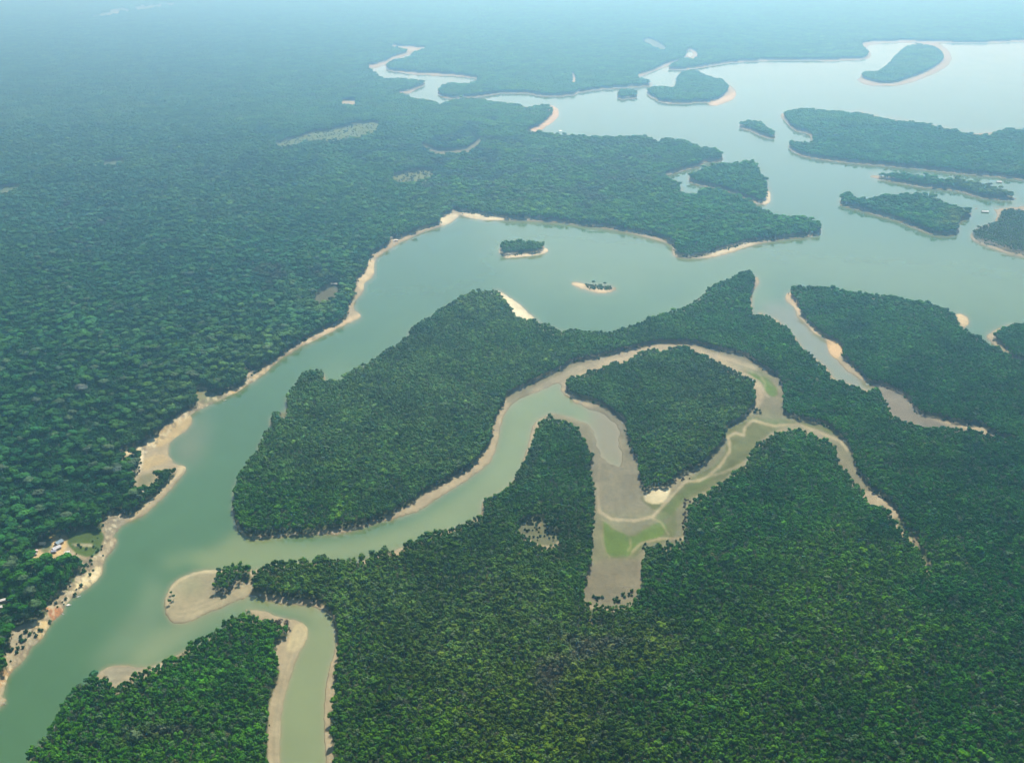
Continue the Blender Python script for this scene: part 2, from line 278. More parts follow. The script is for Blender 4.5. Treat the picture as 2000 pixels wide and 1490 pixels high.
grass2 = P("1385,697 1410,706 1445,720 1470,728 1490,735 1504,745 1516,760 1519,772 1505,774 1494,765 1492,752 1480,742 1455,728 1430,717 1405,708")
paint(col, ragged(raster(grass2), 0.5), (0.12, 0.20, 0.04), 0.95, 1)
paint(col, raster(P("1440,706 1460,712 1490,728 1506,742 1512,752 1500,745 1480,730 1450,716")), (0.14, 0.17, 0.06), 0.6, 1)
paint(col, raster(P("1462,817 1480,818 1530,820 1540,826 1510,832 1480,826 1462,822")), (0.12, 0.16, 0.06), 0.7, 1)
paint(col, raster(P("1600,832 1625,836 1632,850 1610,842")), (0.13, 0.16, 0.05), 0.8, 1)
paint(col, raster(P("1160,1100 1250,1095 1248,1160 1200,1180 1145,1165")), (0.19, 0.165, 0.12), 0.7, 3)
# the little creek winding over the flat
creek = P("""1172,905 1168,950 1170,1000 1195,1015 1240,1018 1275,1010 1298,985 1320,962 1338,942 1365,940 1382,932 1405,912 1414,900 1418,892 1425,884
1424,862 1420,856 1436,846 1452,852 1455,835 1470,822 1492,828 1510,833 1560,830 1600,846 1640,862 1655,880""")
paint(col, line(creek, 3.5), (0.44, 0.375, 0.28), 0.85, 1)
paint(col, line(P("1382,932 1410,925 1440,912 1455,903"), 2.5), (0.38, 0.33, 0.25), 0.6, 1)
paint(col, line(P("1230,1052 1232,1068 1226,1078"), 2), (0.36, 0.31, 0.22), 0.6, 1)
paint(col, line(P("1275,1014 1292,1022 1300,1036 1306,1045"), 1.6), (0.40, 0.35, 0.26), 0.6, 1)
paint(col, line(P("1235,1080 1250,1063 1262,1060 1285,1054 1335,1052"), 3), (0.40, 0.33, 0.25), 0.8, 1)
paint(col, line(P("1176,1022 1177,1060 1182,1080 1195,1094 1225,1094 1238,1078"), 2.5), (0.24, 0.215, 0.15), 0.7, 1)
paint(col, line(P("1388,702 1420,712 1460,724 1485,735 1494,748 1494,758"), 1.8), (0.36, 0.34, 0.22), 0.7, 1)
paint(col, line(P("1386,706 1430,722 1460,734 1480,746 1492,765 1500,775"), 4), (0.38, 0.32, 0.23), 0.8, 1)
paint(col, line(P("1400,695 1430,705 1460,715 1475,722"), 6), (0.44, 0.37, 0.28), 0.8, 2)
for o in (0, 9, 18):
    paint(col, line([(1040-o*.3, 762+o*.5), (1090, 738+o*.4), (1150, 708+o*.3), (1210, 694+o*.4), (1290, 678+o*.35), (1360, 682+o*.35)], 2.2), (0.42, 0.36, 0.28) if o != 9 else (0.27, 0.23, 0.18), 0.6, 1)
for o in (0, 7, 14, 21):
    paint(col, line([(1212+o, 850), (1214+o, 872), (1222+o, 895), (1230+o*.8, 925), (1228+o, 955)], 1.8), (0.45, 0.385, 0.30) if o % 2 == 0 else (0.25, 0.215, 0.17), 0.55, 1)
for o in range(0, 60, 12):
    paint(col, line([(1170+o*.3, 960+o), (1190+o*.5, 935+o*.8), (1220+o*.5, 925+o*.6), (1245, 930+o*.7)], 1.6), (0.42, 0.35, 0.27) if (o//12) % 2 else (0.27, 0.235, 0.18), 0.45, 2)
paint(col, line(P("1170,820 1200,835 1204,850 1206,880"), 1.5), (0.3, 0.25, 0.2), 0.5, 1)
# cream, pink and orange beaches
for pts, c in ((P("1262,962 1275,956 1300,955 1310,952 1304,972 1290,984 1270,984 1258,975"), (0.72, 0.64, 0.48)),
               (P("150,1142 165,1128 190,1108 198,1112 193,1128 178,1143 158,1157 140,1160"), (0.74, 0.63, 0.43)),
               (P("90,1188 122,1188 118,1201 102,1212 95,1197"), (0.48, 0.185, 0.075)), (P("60,1222 90,1214 92,1230 79,1250 66,1240"), (0.66, 0.50, 0.28)),
               (P("25,1235 60,1222 70,1240 45,1262 20,1262"), (0.38, 0.33, 0.26)), (P("-40,1335 10,1310 24,1308 5,1340 -20,1370"), (0.52, 0.33, 0.17)),
               (P("295,862 325,835 372,812 375,822 357,847 335,860 310,875"), (0.47, 0.36, 0.21)), (P("280,910 290,895 320,890 335,900 300,912 285,922"), (0.45, 0.35, 0.21)),
               (P("235,884 275,871 280,880 252,890"), (0.66, 0.56, 0.38)), (P("283,865 303,855 306,862 290,874"), (0.70, 0.62, 0.46)),
               (P("275,882 280,882 280,900 272,925 264,930 272,905"), (0.68, 0.60, 0.48)), (P("264,1012 360,918 364,912 352,906 345,925 300,972 262,1006"), (0.55, 0.455, 0.32)),
               (P("860,437 862,426 880,418 895,422 885,432 868,441"), (0.68, 0.61, 0.47)), (P("905,415 935,416 970,424 1000,428 950,431 910,424"), (0.66, 0.59, 0.46)),
               (P("1395,490 1450,474 1475,476 1430,492 1390,502 1335,505 1380,499"), (0.64, 0.56, 0.44)), (P("966,570 976,570 992,579 1012,592 1036,614 1060,635 1110,650 1110,662 1060,655 1020,635 990,605"), (0.78, 0.72, 0.60)),
               (P("1868,614 1884,618 1891,628 1888,636 1878,637"), (0.60, 0.48, 0.32)), (P("1615,662 1640,672 1646,688 1635,700 1620,690"), (0.62, 0.43, 0.26)),
               (P("1531,578 1545,572 1562,600 1564,615 1555,608"), (0.54, 0.41, 0.29)), (P("1583,640 1600,650 1604,657 1590,652"), (0.62, 0.50, 0.36)),
               (P("1498,374 1506,378 1504,396 1488,401"), (0.70, 0.62, 0.50)), (P("1385,203 1436,180 1436,192 1398,208"), (0.62, 0.47, 0.34)),
               (P("1068,206 1092,214 1088,234 1050,257 1026,258 1070,235"), (0.58, 0.42, 0.31)), (P("350,1130 370,1122 398,1118 385,1150 355,1165"), (0.46, 0.41, 0.28)),
               (P("322,1160 332,1160 336,1190 350,1212 330,1210"), (0.46, 0.40, 0.32)), (P("575,1225 598,1222 601,1238 590,1265 560,1275"), (0.50, 0.42, 0.28)),
               (P("200,1310 240,1303 280,1306 240,1325 225,1340"), (0.27, 0.245, 0.20)), (P("205,1016 245,1010 248,1018 225,1044 205,1040"), (0.27, 0.24, 0.20)),
               (P("95,1057 110,1047 128,1047 133,1055 128,1075 115,1088 100,1090 104,1066"), (0.56, 0.40, 0.22)), (P("66,1075 92,1084 92,1092 76,1097 64,1088"), (0.52, 0.41, 0.27)),
               (P("125,1080 134,1079 136,1084 118,1088"), (0.56, 0.42, 0.26)), (P("138,1062 180,1064 182,1068 150,1070"), (0.36, 0.34, 0.25)),
               (P("1110,553 1145,555 1150,560 1195,567 1170,573 1125,560"), (0.70, 0.56, 0.42)), (P("702,565 712,562 714,552 730,535 730,510 720,512 716,530 700,545"), (0.60, 0.49, 0.34)),
               (P("685,620 704,612 704,618 660,642 600,672 600,664"), (0.56, 0.45, 0.33)), (P("490,742 520,722 526,722 500,740"), (0.66, 0.50, 0.28)),
               (P("970,487 985,495 1037,493 1066,485 1071,490 1062,497 1037,501 992,505 982,500"), (0.74, 0.62, 0.47)), (P("445,768 462,762 463,767 448,773"), (0.66, 0.50, 0.28))):
    paint(col, raster(pts), c, 0.9, 1)
paint(col, raster(P("132,1056 142,1042 196,1037 200,1062 188,1085 165,1088 145,1078 134,1066")) & ~raster(P("138,1062 180,1064 182,1068 150,1070")), (0.085, 0.135, 0.035), 1, 1)
paint(col, raster(P("75,1058 95,1058 100,1070 90,1082 78,1072")), (0.09, 0.12, 0.04), 0.8, 1)
paint(col, raster(CLEAR[0]), (0.135, 0.18, 0.075), 1, 2); paint(col, raster(CLEAR[1]), (0.15, 0.175, 0.08), 1, 2); paint(col, raster(CLEAR[6]), (0.07, 0.10, 0.07), 1, 1)
paint(col, raster(P("640,357 700,354 740,358 700,360")), (0.16, 0.2, 0.07), 0.9, 1)
paint(col, raster(CLEAR[2]), (0.16, 0.16, 0.10), 1, 1); paint(col, raster(CLEAR[4]), (0.14, 0.145, 0.08), 1, 2); paint(col, raster(CLEAR[5]), (0.085, 0.085, 0.045), 1, 2)
paint(col, raster(CLEAR[3]), (0.4, 0.33, 0.2), 0.9, 1)
for k in (7, 8): paint(col, raster(CLEAR[k]), (0.07, 0.12, 0.04), 1, 1)
for k in (9, 10, 11): paint(col, raster(CLEAR[k]), (0.22, 0.18, 0.13), 1, 1)
paint(col, raster(P("386,780 385,764 400,760 412,770 440,770 420,785 395,790")), (0.15, 0.17, 0.07), 0.8, 1)
paint(col, raster(P("276,930 300,925 300,940 285,952 268,950")), (0.17, 0.18, 0.10), 0.7, 2)
paint(col, raster(SCRUB), (0.075, 0.10, 0.045), 1, 1)
paint(col, raster(P("1905,470 1945,470 2000,488 2000,498 1940,484")), (0.3, 0.25, 0.18), 0.6, 2)
paint(col, raster(P("1150,800 1245,800 1260,960 1240,1000 1175,990 1150,900")), (0.17, 0.16, 0.12), 0.8, 7)
bar = P("430,1115 405,1113 372,1120 345,1133 329,1151 322,1174 324,1197 332,1212 349,1217 372,1214 395,1201 428,1189 461,1174 493,1163 480,1140 440,1130")
paint(col, raster(bar), (0.33, 0.285, 0.205), 1, 1)
paint(col, raster(P("352,1140 372,1128 396,1130 400,1150 380,1162 356,1160")), (0.27, 0.265, 0.175), 0.8, 5)
paint(col, raster(P("400,1125 440,1120 470,1150 430,1168 405,1160")), (0.24, 0.215, 0.16), 0.7, 5)
paint(col, line(P("428,1117 405,1116 373,1123 348,1136 332,1153 326,1175 328,1195"), 3), (0.50, 0.43, 0.31), 0.8, 1)
for k, o in enumerate(range(0, 40, 9)):
    paint(col, line([(345+o*.3, 1205-o*.5), (372+o*.4, 1203-o*.7), (400+o*.6, 1192-o*.8), (430+o*.6, 1178-o*.7), (462+o*.3, 1163-o*.5)], 2.2), (0.42, 0.36, 0.26) if k % 2 == 0 else (0.25, 0.215, 0.16), 0.5, 1)
for k, o in enumerate(range(0, 36, 8)):
    paint(col, line([(596-o*.6, 1232), (592-o*.7, 1255), (580-o*.6, 1282), (566-o*.5, 1320), (555-o*.4, 1360), (546-o*.4, 1420), (544-o*.4, 1500)], 2), (0.42, 0.37, 0.27) if k % 2 == 0 else (0.25, 0.22, 0.17), 0.45, 1)
for k, o in enumerate(range(0, 30, 7)):
    paint(col, line([(215, 1304+o), (245, 1302+o), (275, 1308+o*.6), (310, 1298+o*.4)], 2), (0.36, 0.33, 0.26) if k % 2 else (0.21, 0.195, 0.16), 0.5, 1)
# thin drained rim lines following every shore
for lev, cc, aa in ((0.62, (0.45, 0.38, 0.28), 0.35), (0.80, (0.22, 0.19, 0.145), 0.35), (0.90, (0.42, 0.36, 0.27), 0.25)):
    q = boxblur(land, 3); paint(col, (np.abs(q-lev) < 0.035) & land & ~forest, cc, aa, 1)
q = boxblur(land & ~forest, 10)
for lev in (0.50, 0.62, 0.74, 0.84, 0.92):
    paint(col, (np.abs(q+0.05*(vnoise(WX, WY, 40, 71)-0.5)-lev) < 0.006) & raster(oxbow) & land & ~forest, (0.30, 0.27, 0.20) if lev in (0.5, .74, .92) else (0.13, 0.12, 0.09), 0.4, 1)
# rocky, brush-strewn outer bank of the big river
rocky = raster(P("""-60,1330 20,1300 60,1215 100,1180 150,1120 160,1090 200,1085 205,1020 260,880 300,855 360,803 430,765 500,730 600,660 620,660 560,700 500,745
440,778 370,815 320,860 275,900 262,945 230,1040 225,1066 204,1100 198,1120 178,1143 138,1171 118,1201 79,1250 30,1306 0,1345"""))
nz = vnoise(GXm, GYm*1.3, 7, 3)*0.6 + vnoise(GXm, GYm, 3.3, 4)*0.4
paint(col, rocky & (nz > 0.60), (0.16, 0.13, 0.10), 0.55, 0); paint(col, rocky & (nz < 0.36), (0.62, 0.56, 0.46), 0.6, 0)
# wet margins: a darker, redder wash where the sand has just drained
landb = blur(land, 1); wet = np.clip(1-np.abs(blur(land, 4)-0.5)*3.2, 0, 1)*(landb > 0.4)
col = col*(1-0.35*wet[..., None]) + np.array((0.17, 0.125, 0.085))*(0.35*wet[..., None])
n1 = vnoise(WX, WY, 26, 5); n2 = vnoise(WX, WY*0.6, 9, 6)
n3 = vnoise(WX*0.8+WY*0.25, WY*0.22, 11, 55)
col *= (0.74 + 0.26*n1 + 0.14*n2 + 0.14*n3)[..., None]*np.array((0.545, 0.565, 0.45))
# ------------------------------------------------------------------ water colours: clear lake, silty side channels
wcol = np.empty((NY, NX, 3), np.float32); wcol[:] = (0.050, 0.108, 0.046)
silt = (0.150, 0.178, 0.080)
paint(wcol, raster(P("""470,1035 560,1060 700,1050 840,1000 960,900 980,790 1090,740 1230,800 1240,920 1150,930 1120,820 1060,830 1010,950 900,1030 700,1095 500,1115
420,1120 370,1095 330,1112 330,1095 420,1070""")), silt, 0.85, 6)
paint(wcol, raster(P("1150,800 1230,800 1240,920 1160,900")), (0.16, 0.135, 0.07), 1.0, 6)
paint(wcol, raster(P("440,1180 500,1160 660,1190 680,1300 680,1800 500,1800 560,1300 620,1240 580,1205 480,1190 380,1235 300,1295 250,1300 300,1240")), (0.165, 0.18, 0.085), 0.85, 6)
paint(wcol, raster(P("290,1110 330,1150 320,1220 420,1200 470,1175 480,1200 370,1260 300,1300 210,1300 170,1320 220,1240 270,1180 300,1100 380,1070")), (0.125, 0.165, 0.095), 0.6, 8)
paint(wcol, raster(P("330,880 370,840 400,800 400,850 385,900 360,905")), (0.16, 0.155, 0.105), 0.55, 9)
paint(wcol, raster(P("620,715 700,715 790,650 900,580 980,570 1060,635 1200,640 1370,570 1440,520 1500,540 1520,620 1600,700 1700,740 1640,780 1540,640 1480,610 1100,660 980,560 880,590 760,660 700,740 640,750")), (0.115, 0.170, 0.075), 0.7, 12)
paint(wcol, raster(P("1480,600 1560,600 1610,660 1700,740 1760,800 1720,810 1600,720 1540,650")), (0.165, 0.165, 0.125), 0.8, 5)
paint(wcol, raster(P("960,430 1600,470 2320,520 2320,640 1900,640 1500,540 1200,600 1000,540")), (0.105, 0.155, 0.068), 0.7, 16)
nearsh = np.clip((boxblur(land, 3)-0.02)*1.6, 0, 0.8)[..., None]
wcol = wcol*(1-nearsh*0.75) + np.array((0.23, 0.185, 0.115))*nearsh*0.75
nw = vnoise(WX*0.7+WY*0.4, WY*0.5, 120, 8)*0.6+vnoise(WX, WY, 50, 9)*0.4
wcol *= (0.95+0.1*nw)[..., None]*np.array((0.78, 0.84, 0.74))

# ------------------------------------------------------------------ materials
def mat(name):
    m = bpy.data.materials.new(name); m.use_nodes = True; n = m.node_tree; n.nodes.clear()
    o = n.nodes.new('ShaderNodeOutputMaterial'); return m, n, o
def principled(name, c=None, rough=0.7, spec=0.3, attr=None, nscale=None, namp=0.15, bump=None):
    m, n, o = mat(name); b = n.nodes.new('ShaderNodeBsdfPrincipled'); n.links.new(b.outputs[0], o.inputs[0])
    b.inputs['Roughness'].default_value = rough; b.inputs['Specular IOR Level'].default_value = spec
    src = None
    if attr:
        a = n.nodes.new('ShaderNodeAttribute'); a.attribute_name = attr; src = a.outputs['Color']
    if nscale:
        g = n.nodes.new('ShaderNodeNewGeometry'); t = n.nodes.new('ShaderNodeTexNoise'); t.inputs['Scale'].default_value = nscale
        t.inputs['Detail'].default_value = 6; t.inputs['Roughness'].default_value = 0.6
        n.links.new(g.outputs['Position'], t.inputs['Vector'])
        mr = n.nodes.new('ShaderNodeMapRange'); mr.inputs['From Min'].default_value = 0.25; mr.inputs['From Max'].default_value = 0.75
        mr.inputs['To Min'].default_value = 1-namp; mr.inputs['To Max'].default_value = 1+namp
        n.links.new(t.outputs[0], mr.inputs[0])
        mx = n.nodes.new('ShaderNodeVectorMath'); mx.operation = 'SCALE'
        if src: n.links.new(src, mx.inputs[0])
        else: mx.inputs[0].default_value = c
        n.links.new(mr.outputs[0], mx.inputs['Scale']); src = mx.outputs[0]
        if bump:
            bp = n.nodes.new('ShaderNodeBump'); bp.inputs['Distance'].default_value = bump; bp.inputs['Strength'].default_value = 0.6
            n.links.new(t.outputs[0], bp.inputs['Height']); n.links.new(bp.outputs[0], b.inputs['Normal'])
    if src: n.links.new(src, b.inputs['Base Color'])
    else: b.inputs['Base Color'].default_value = (*c, 1)
    return m
M_ground = principled('soil', attr='col', rough=0.85, spec=0.15, nscale=0.12, namp=0.16, bump=0.8)
M_grass = principled('grass', attr='col', rough=0.9, spec=0.05, nscale=0.35, namp=0.22, bump=0.6)
M_water = principled('river_water', attr='col', rough=0.07, spec=0.5, nscale=0.012, namp=0.07)
for nd in M_water.node_tree.nodes:
    if nd.type == 'BSDF_PRINCIPLED':
        nd.inputs['IOR'].default_value = 1.33; tree = M_water.node_tree
        geo = tree.nodes.new('ShaderNodeNewGeometry'); mp = tree.nodes.new('ShaderNodeMapping'); mp.inputs['Scale'].default_value = (0.9, 0.35, 1)
        tx = tree.nodes.new('ShaderNodeTexNoise'); tx.inputs['Scale'].default_value = 0.5; tx.inputs['Detail'].default_value = 4
        bp = tree.nodes.new('ShaderNodeBump'); bp.inputs['Distance'].default_value = 0.06; bp.inputs['Strength'].default_value = 0.5
        tree.links.new(geo.outputs['Position'], mp.inputs[0]); tree.links.new(mp.outputs[0], tx.inputs['Vector']); tree.links.new(tx.outputs[0], bp.inputs['Height']); tree.links.new(bp.outputs[0], nd.inputs['Normal'])
        t2 = tree.nodes.new('ShaderNodeTexNoise'); t2.inputs['Scale'].default_value = 0.006; t2.inputs['Detail'].default_value = 5
        m3 = tree.nodes.new('ShaderNodeMapping'); m3.inputs['Scale'].default_value = (1, 0.45, 1); tree.links.new(geo.outputs['Position'], m3.inputs[0]); tree.links.new(m3.outputs[0], t2.inputs['Vector'])
        mr = tree.nodes.new('ShaderNodeMapRange'); mr.inputs['From Min'].default_value = 0.35; mr.inputs['From Max'].default_value = 0.65; mr.inputs['To Min'].default_value = 0.04; mr.inputs['To Max'].default_value = 0.14
        tree.links.new(t2.outputs[0], mr.inputs[0]); tree.links.new(mr.outputs[0], nd.inputs['Roughness'])
def leaf(name, attr_type):
    m, n, o = mat(name)
    a = n.nodes.new('ShaderNodeAttribute'); a.attribute_name = 'tint'; a.attribute_type = attr_type
    g = n.nodes.new('ShaderNodeNewGeometry'); t = n.nodes.new('ShaderNodeTexNoise'); t.inputs['Scale'].default_value = 0.45; t.inputs['Detail'].default_value = 3
    n.links.new(g.outputs['Position'], t.inputs['Vector'])
    mr = n.nodes.new('ShaderNodeMapRange'); mr.inputs['From Min'].default_value = 0.3; mr.inputs['From Max'].default_value = 0.7
    mr.inputs['To Min'].default_value = 0.72; mr.inputs['To Max'].default_value = 1.30; n.links.new(t.outputs[0], mr.inputs[0])
    mx = n.nodes.new('ShaderNodeVectorMath'); mx.operation = 'SCALE'; n.links.new(a.outputs['Color'], mx.inputs[0]); n.links.new(mr.outputs[0], mx.inputs['Scale'])
    d = n.nodes.new('ShaderNodeBsdfDiffuse'); n.links.new(mx.outputs[0], d.inputs[0])
    tr = n.nodes.new('ShaderNodeBsdfTranslucent'); n.links.new(mx.outputs[0], tr.inputs[0])
    ms = n.nodes.new('ShaderNodeMixShader'); ms.inputs[0].default_value = 0.22
    n.links.new(d.outputs[0], ms.inputs[1]); n.links.new(tr.outputs[0], ms.inputs[2]); n.links.new(ms.outputs[0], o.inputs[0])
    return m
M_leaf_inst = leaf('foliage_of_the_wood', 'INSTANCER'); M_leaf_obj = leaf('foliage', 'OBJECT')
M_bark = principled('bark', (0.13, 0.105, 0.08), 0.9, 0.1, nscale=0.8, namp=0.3)

# ------------------------------------------------------------------ helpers
def tag(o, label=None, cat=None, group=None, kind=None):
    if label: o['label'] = label
    if cat: o['category'] = cat
    if group: o['group'] = group
    if kind: o['kind'] = kind
    return o
def link(name, me, m=None, parent=None, loc=(0, 0, 0), rz=0.0):
    o = bpy.data.objects.new(name, me); sc.collection.objects.link(o); o.location = loc; o.rotation_euler = (0, 0, rz)
    if m is not None and len(me.materials) == 0: me.materials.append(m)
    if parent: o.parent = parent
    return o
def grid_object(name, X, Y, Z, C, facemask, m, smoothf=True):
    ny, nx = X.shape
    idx = np.arange(ny*nx).reshape(ny, nx)
    q = np.stack([idx[:-1, :-1], idx[1:, :-1], idx[1:, 1:], idx[:-1, 1:]], -1)[facemask]
    used, inv = np.unique(q.ravel(), return_inverse=True)
    me = bpy.data.meshes.new(name); nv = len(used); nf = len(q)
    me.vertices.add(nv); me.loops.add(nf*4); me.polygons.add(nf)
    v = np.stack([X.ravel()[used], Y.ravel()[used], Z.ravel()[used]], -1).astype(np.float32)
    me.vertices.foreach_set('co', v.ravel()); me.loops.foreach_set('vertex_index', inv.astype(np.int32).ravel())
    me.polygons.foreach_set('loop_start', np.arange(0, nf*4, 4, dtype=np.int32))
    try: me.polygons.foreach_set('loop_total', np.full(nf, 4, np.int32))
    except Exception: pass
    me.update(calc_edges=True)
    a = me.color_attributes.new('col', 'FLOAT_COLOR', 'POINT')
    c = np.ones((nv, 4), np.float32); c[:, :3] = C.reshape(-1, 3)[used]; a.data.foreach_set('color', c.ravel())
    me.polygons.foreach_set('use_smooth', np.full(nf, smoothf)); me.validate()
    return link(name, me, m)
# ------------------------------------------------------------------ ground, banks, flats, water
lz = blur(land, 1); wide = boxblur(land, 4); fz = boxblur(forest, 3)
near = np.clip((GYm-100)/400, 0.25, 1)
Z = np.clip((lz-0.5)*2.6, -1.3, 0.9) + np.clip(wide-0.55, 0, 1)*1.6*near + fz*1.2*near
Z += (vnoise(WX, WY, 14, 11)-0.5)*0.5*(lz > 0.9)*np.clip(wide-0.5, 0, 1)
Z += rocky*(vnoise(WX, WY, 5, 12))*1.6*np.clip(wide-0.4, 0, 1)
# outer apron so that the land runs on past the surveyed strip
cls = np.zeros((NY, NX), np.int8)                       # 0 forest floor and river bed, 1 sand, 2 mud, 3 grass
cls[land & ~forest] = 1
mudm = (raster(oxbow) | raster(P("1700,745 1760,765 1810,815 1930,850 1870,850 1780,840 1735,800"))) & (cls == 1); cls[mudm] = 2
grm = (raster(olive) | raster(grass2) | raster(P("132,1056 142,1042 196,1037 200,1062 188,1085 165,1088 145,1078 134,1066")) | raster(CLEAR[0]) | raster(CLEAR[1]) | raster(SCRUB)) & land & ~forest
cls[grm] = 3
fc = cls[:-1, :-1]
tag(grid_object('ground', WX, WY, Z, col, fc == 0, M_ground), 'dark forest floor and river bed running under the trees and the water', 'ground', kind='structure')
tag(grid_object('sandbank', WX, WY, Z, col, fc == 1, M_ground), 'pale sand and clay banks along the shores, bars and island rims', 'sandbank', kind='structure')
tag(grid_object('mud_flat', WX, WY, Z, col, fc == 2, M_ground), 'grey brown drying mud flat filling the looped side channel', 'mud', kind='structure')
tag(grid_object('grass', WX, WY, Z, col, fc == 3, M_grass), 'low green and olive grass on the drying flat and the clearings', 'grass', kind='stuff')
s = slice(None, None, 3)
wx, wy = WX[s, s], WY[s, s]
tag(grid_object('water', wx, wy, np.zeros_like(wx), wcol[s, s], np.ones((wx.shape[0]-1, wx.shape[1]-1), bool), M_water),
    'calm green river and lake water, teal in the main arm and silty in the side channels', 'water', kind='structure')
# outer land beyond the surveyed strip, a sheet just below its level
def apron():
    e = 60000.0; xs = np.linspace(-e, e, 41); ys = np.linspace(-20000, e*1.2, 61); X, Y = np.meshgrid(xs, ys)
    C = np.empty(X.shape+(3,), np.float32); C[:] = (0.03, 0.055, 0.028)
    o = grid_object('terrain', X, Y, np.full_like(X, -3.0), C, np.ones((60, 40), bool), M_ground)
    tag(o, 'far dark green forest land running out to the hazy horizon', 'land', kind='structure')
apron()

# ------------------------------------------------------------------ tree prototypes
def ico(sub, rad):
    bm = bmesh.new(); bmesh.ops.create_icosphere(bm, subdivisions=sub, radius=rad); return bm
def lumps(v, seed, k=9, amp=0.3):
    r = np.random.default_rng(seed); d = r.normal(size=(k, 3)); d[:, 2] = abs(d[:, 2])*0.9; d /= np.linalg.norm(d, axis=1)[:, None]
    n = v/np.maximum(np.linalg.norm(v, axis=1), 1e-6)[:, None]
    s = np.max(np.clip((n@d.T-0.62)/0.38, 0, 1)**0.7, axis=1)
    return v*(1-amp+amp*1.5*s)[:, None]
def crown_arrays(seed, sub=3, leaves=70, flat=0.62, bare=False):
    """unit crown, radius about 1: several uneven clumps of foliage in a dome with loose sprays round them"""
    r = np.random.default_rng(seed); vs = []; fs = []; n = 0
    k = 1 if sub == 1 else (7+seed % 4); bs = {3: 2, 2: 1, 1: 1}[sub]
    for i in range(k):
        bm = ico(bs, 1.0); v = np.array([x.co[:] for x in bm.verts]); f = [[x.index for x in q.verts] for q in bm.faces]; bm.free()
        if k == 1: q = 0.95; c = np.zeros(3)
        else:
            q = (0.30+0.26*r.random())*(1.25 if i == 0 else 1); a = 2*math.pi*i/(k-1)+r.random()*0.9; d = (0 if i == 0 else (0.40+0.34*r.random()))
            c = np.array([math.cos(a)*d, math.sin(a)*d, (0.30-0.55*d*d+0.22*r.normal()*0.8)])
            if bare: q *= 0.42
        v = v*(1+0.13*r.normal(size=(len(v), 1))); v[:, 2] *= 0.8; v = v*q+c; v[:, 2] *= flat/0.62
        vs.append(v); fs += [[x+n for x in y] for y in f]; n += len(v)
    if k > 1 and not bare:                                     # the shaded inside of the crown
        bm = ico(1, 0.62); v = np.array([x.co[:] for x in bm.verts])*np.array([1, 1, 0.4])-np.array([0, 0, 0.1]); fs += [[x.index+n for x in q.verts] for q in bm.faces]; vs.append(v); n += len(v); bm.free()
    for i in range(leaves):
        d = r.normal(size=3); d[2] = abs(d[2])-0.15; d /= np.linalg.norm(d)
        c = d*(0.70+0.32*r.random())*np.array([1, 1, flat])
        a = r.normal(size=3)*0.6+d; a /= np.linalg.norm(a); b = np.cross(a, r.normal(size=3)); b /= np.linalg.norm(b); e = np.cross(a, b)
        L = 0.10+0.13*r.random(); W = L*(0.25 if bare else 0.7)
        vs.append(np.array([c-b*L, c+e*W*0.8, c+b*L+a*0.05, c-e*W])); fs.append([n, n+1, n+2, n+3]); n += 4
    return np.concatenate(vs), fs
def mesh_from(name, v, f, m, matidx=None, mats=None):
    me = bpy.data.meshes.new(name); me.from_pydata([tuple(x) for x in v], [], f); me.update()
    for mm in (mats or [m]): me.materials.append(mm)
    if matidx is not None: me.polygons.foreach_set('material_index', np.array(matidx, np.int32))
    return me
def trunk_arrays(h, r0, seed, limbs=3, spread=0.5, sides=6):
    rr = np.random.default_rng(seed); vs = []; fs = []
    def tube(a, b, ra, rb):
        a = np.array(a, float); b = np.array(b, float); d = b-a; d /= np.linalg.norm(d)
        u = np.cross(d, (0.3, 0.9, 0.1)); u /= np.linalg.norm(u); w_ = np.cross(d, u); n = len(vs)
        for p, q in ((a, ra), (b, rb)):
            for k in range(sides):
                t = 2*math.pi*k/sides; vs.append(p+q*(u*math.cos(t)+w_*math.sin(t)))
        for k in range(sides): fs.append([n+k, n+(k+1) % sides, n+sides+(k+1) % sides, n+sides+k])
    top = np.array([rr.normal()*0.03*h, rr.normal()*0.03*h, h*0.62]); tube((0, 0, -0.5), top, r0, r0*0.65)
    for k in range(limbs):
        t = 2*math.pi*k/limbs+rr.random(); tube(top, top+np.array([math.cos(t)*spread*h*0.3, math.sin(t)*spread*h*0.3, h*(0.22+0.1*rr.random())]), r0*0.5, r0*0.15)
    return np.array(vs), fs
def whole_tree(seed, rad, h, flat, sub=2, leaves=60, bare=False):
    """one mesh: trunk with limbs and crown; real metres"""
    cv, cf = crown_arrays(seed, sub, leaves, flat, bare); cv = cv*rad; cv[:, 2] += h-rad*flat*0.95
    tv, tf = trunk_arrays(h*0.95, 0.028*h, seed, sides=5)
    v = np.concatenate([cv, tv]); f = list(cf)+[[i+len(cv) for i in q] for q in tf]
    return v, f, [0]*len(cf)+[1]*len(tf)
def palm_arrays(seed, h, rad):
    r = np.random.default_rng(seed); vs = []; fs = []
    for k in range(15):
        t = 2*math.pi*k/15+r.random()*0.3; up = 0.2+0.7*r.random(); d = np.array([math.cos(t), math.sin(t), 0]); s_ = np.array([-d[1], d[0], 0])
        pts = [d*rad*q*(1-0.2*up)+np.array([0, 0, h+rad*(up*q*1.2-1.15*q*q)]) for q in (0.03, 0.35, 0.7, 1.0)]; wd = [0.06, 0.2, 0.17, 0.02]
        n = len(vs)
        for p, wq in zip(pts, wd): vs += [p+s_*wq*rad*0.7-np.array([0, 0, wq*rad*0.3]), p, p-s_*wq*rad*0.7-np.array([0, 0, wq*rad*0.3])]
        for q in range(3):
            a = n+q*3; fs += [[a, a+1, a+4, a+3], [a+1, a+2, a+5, a+4]]
    return np.array(vs), fs
protos = []
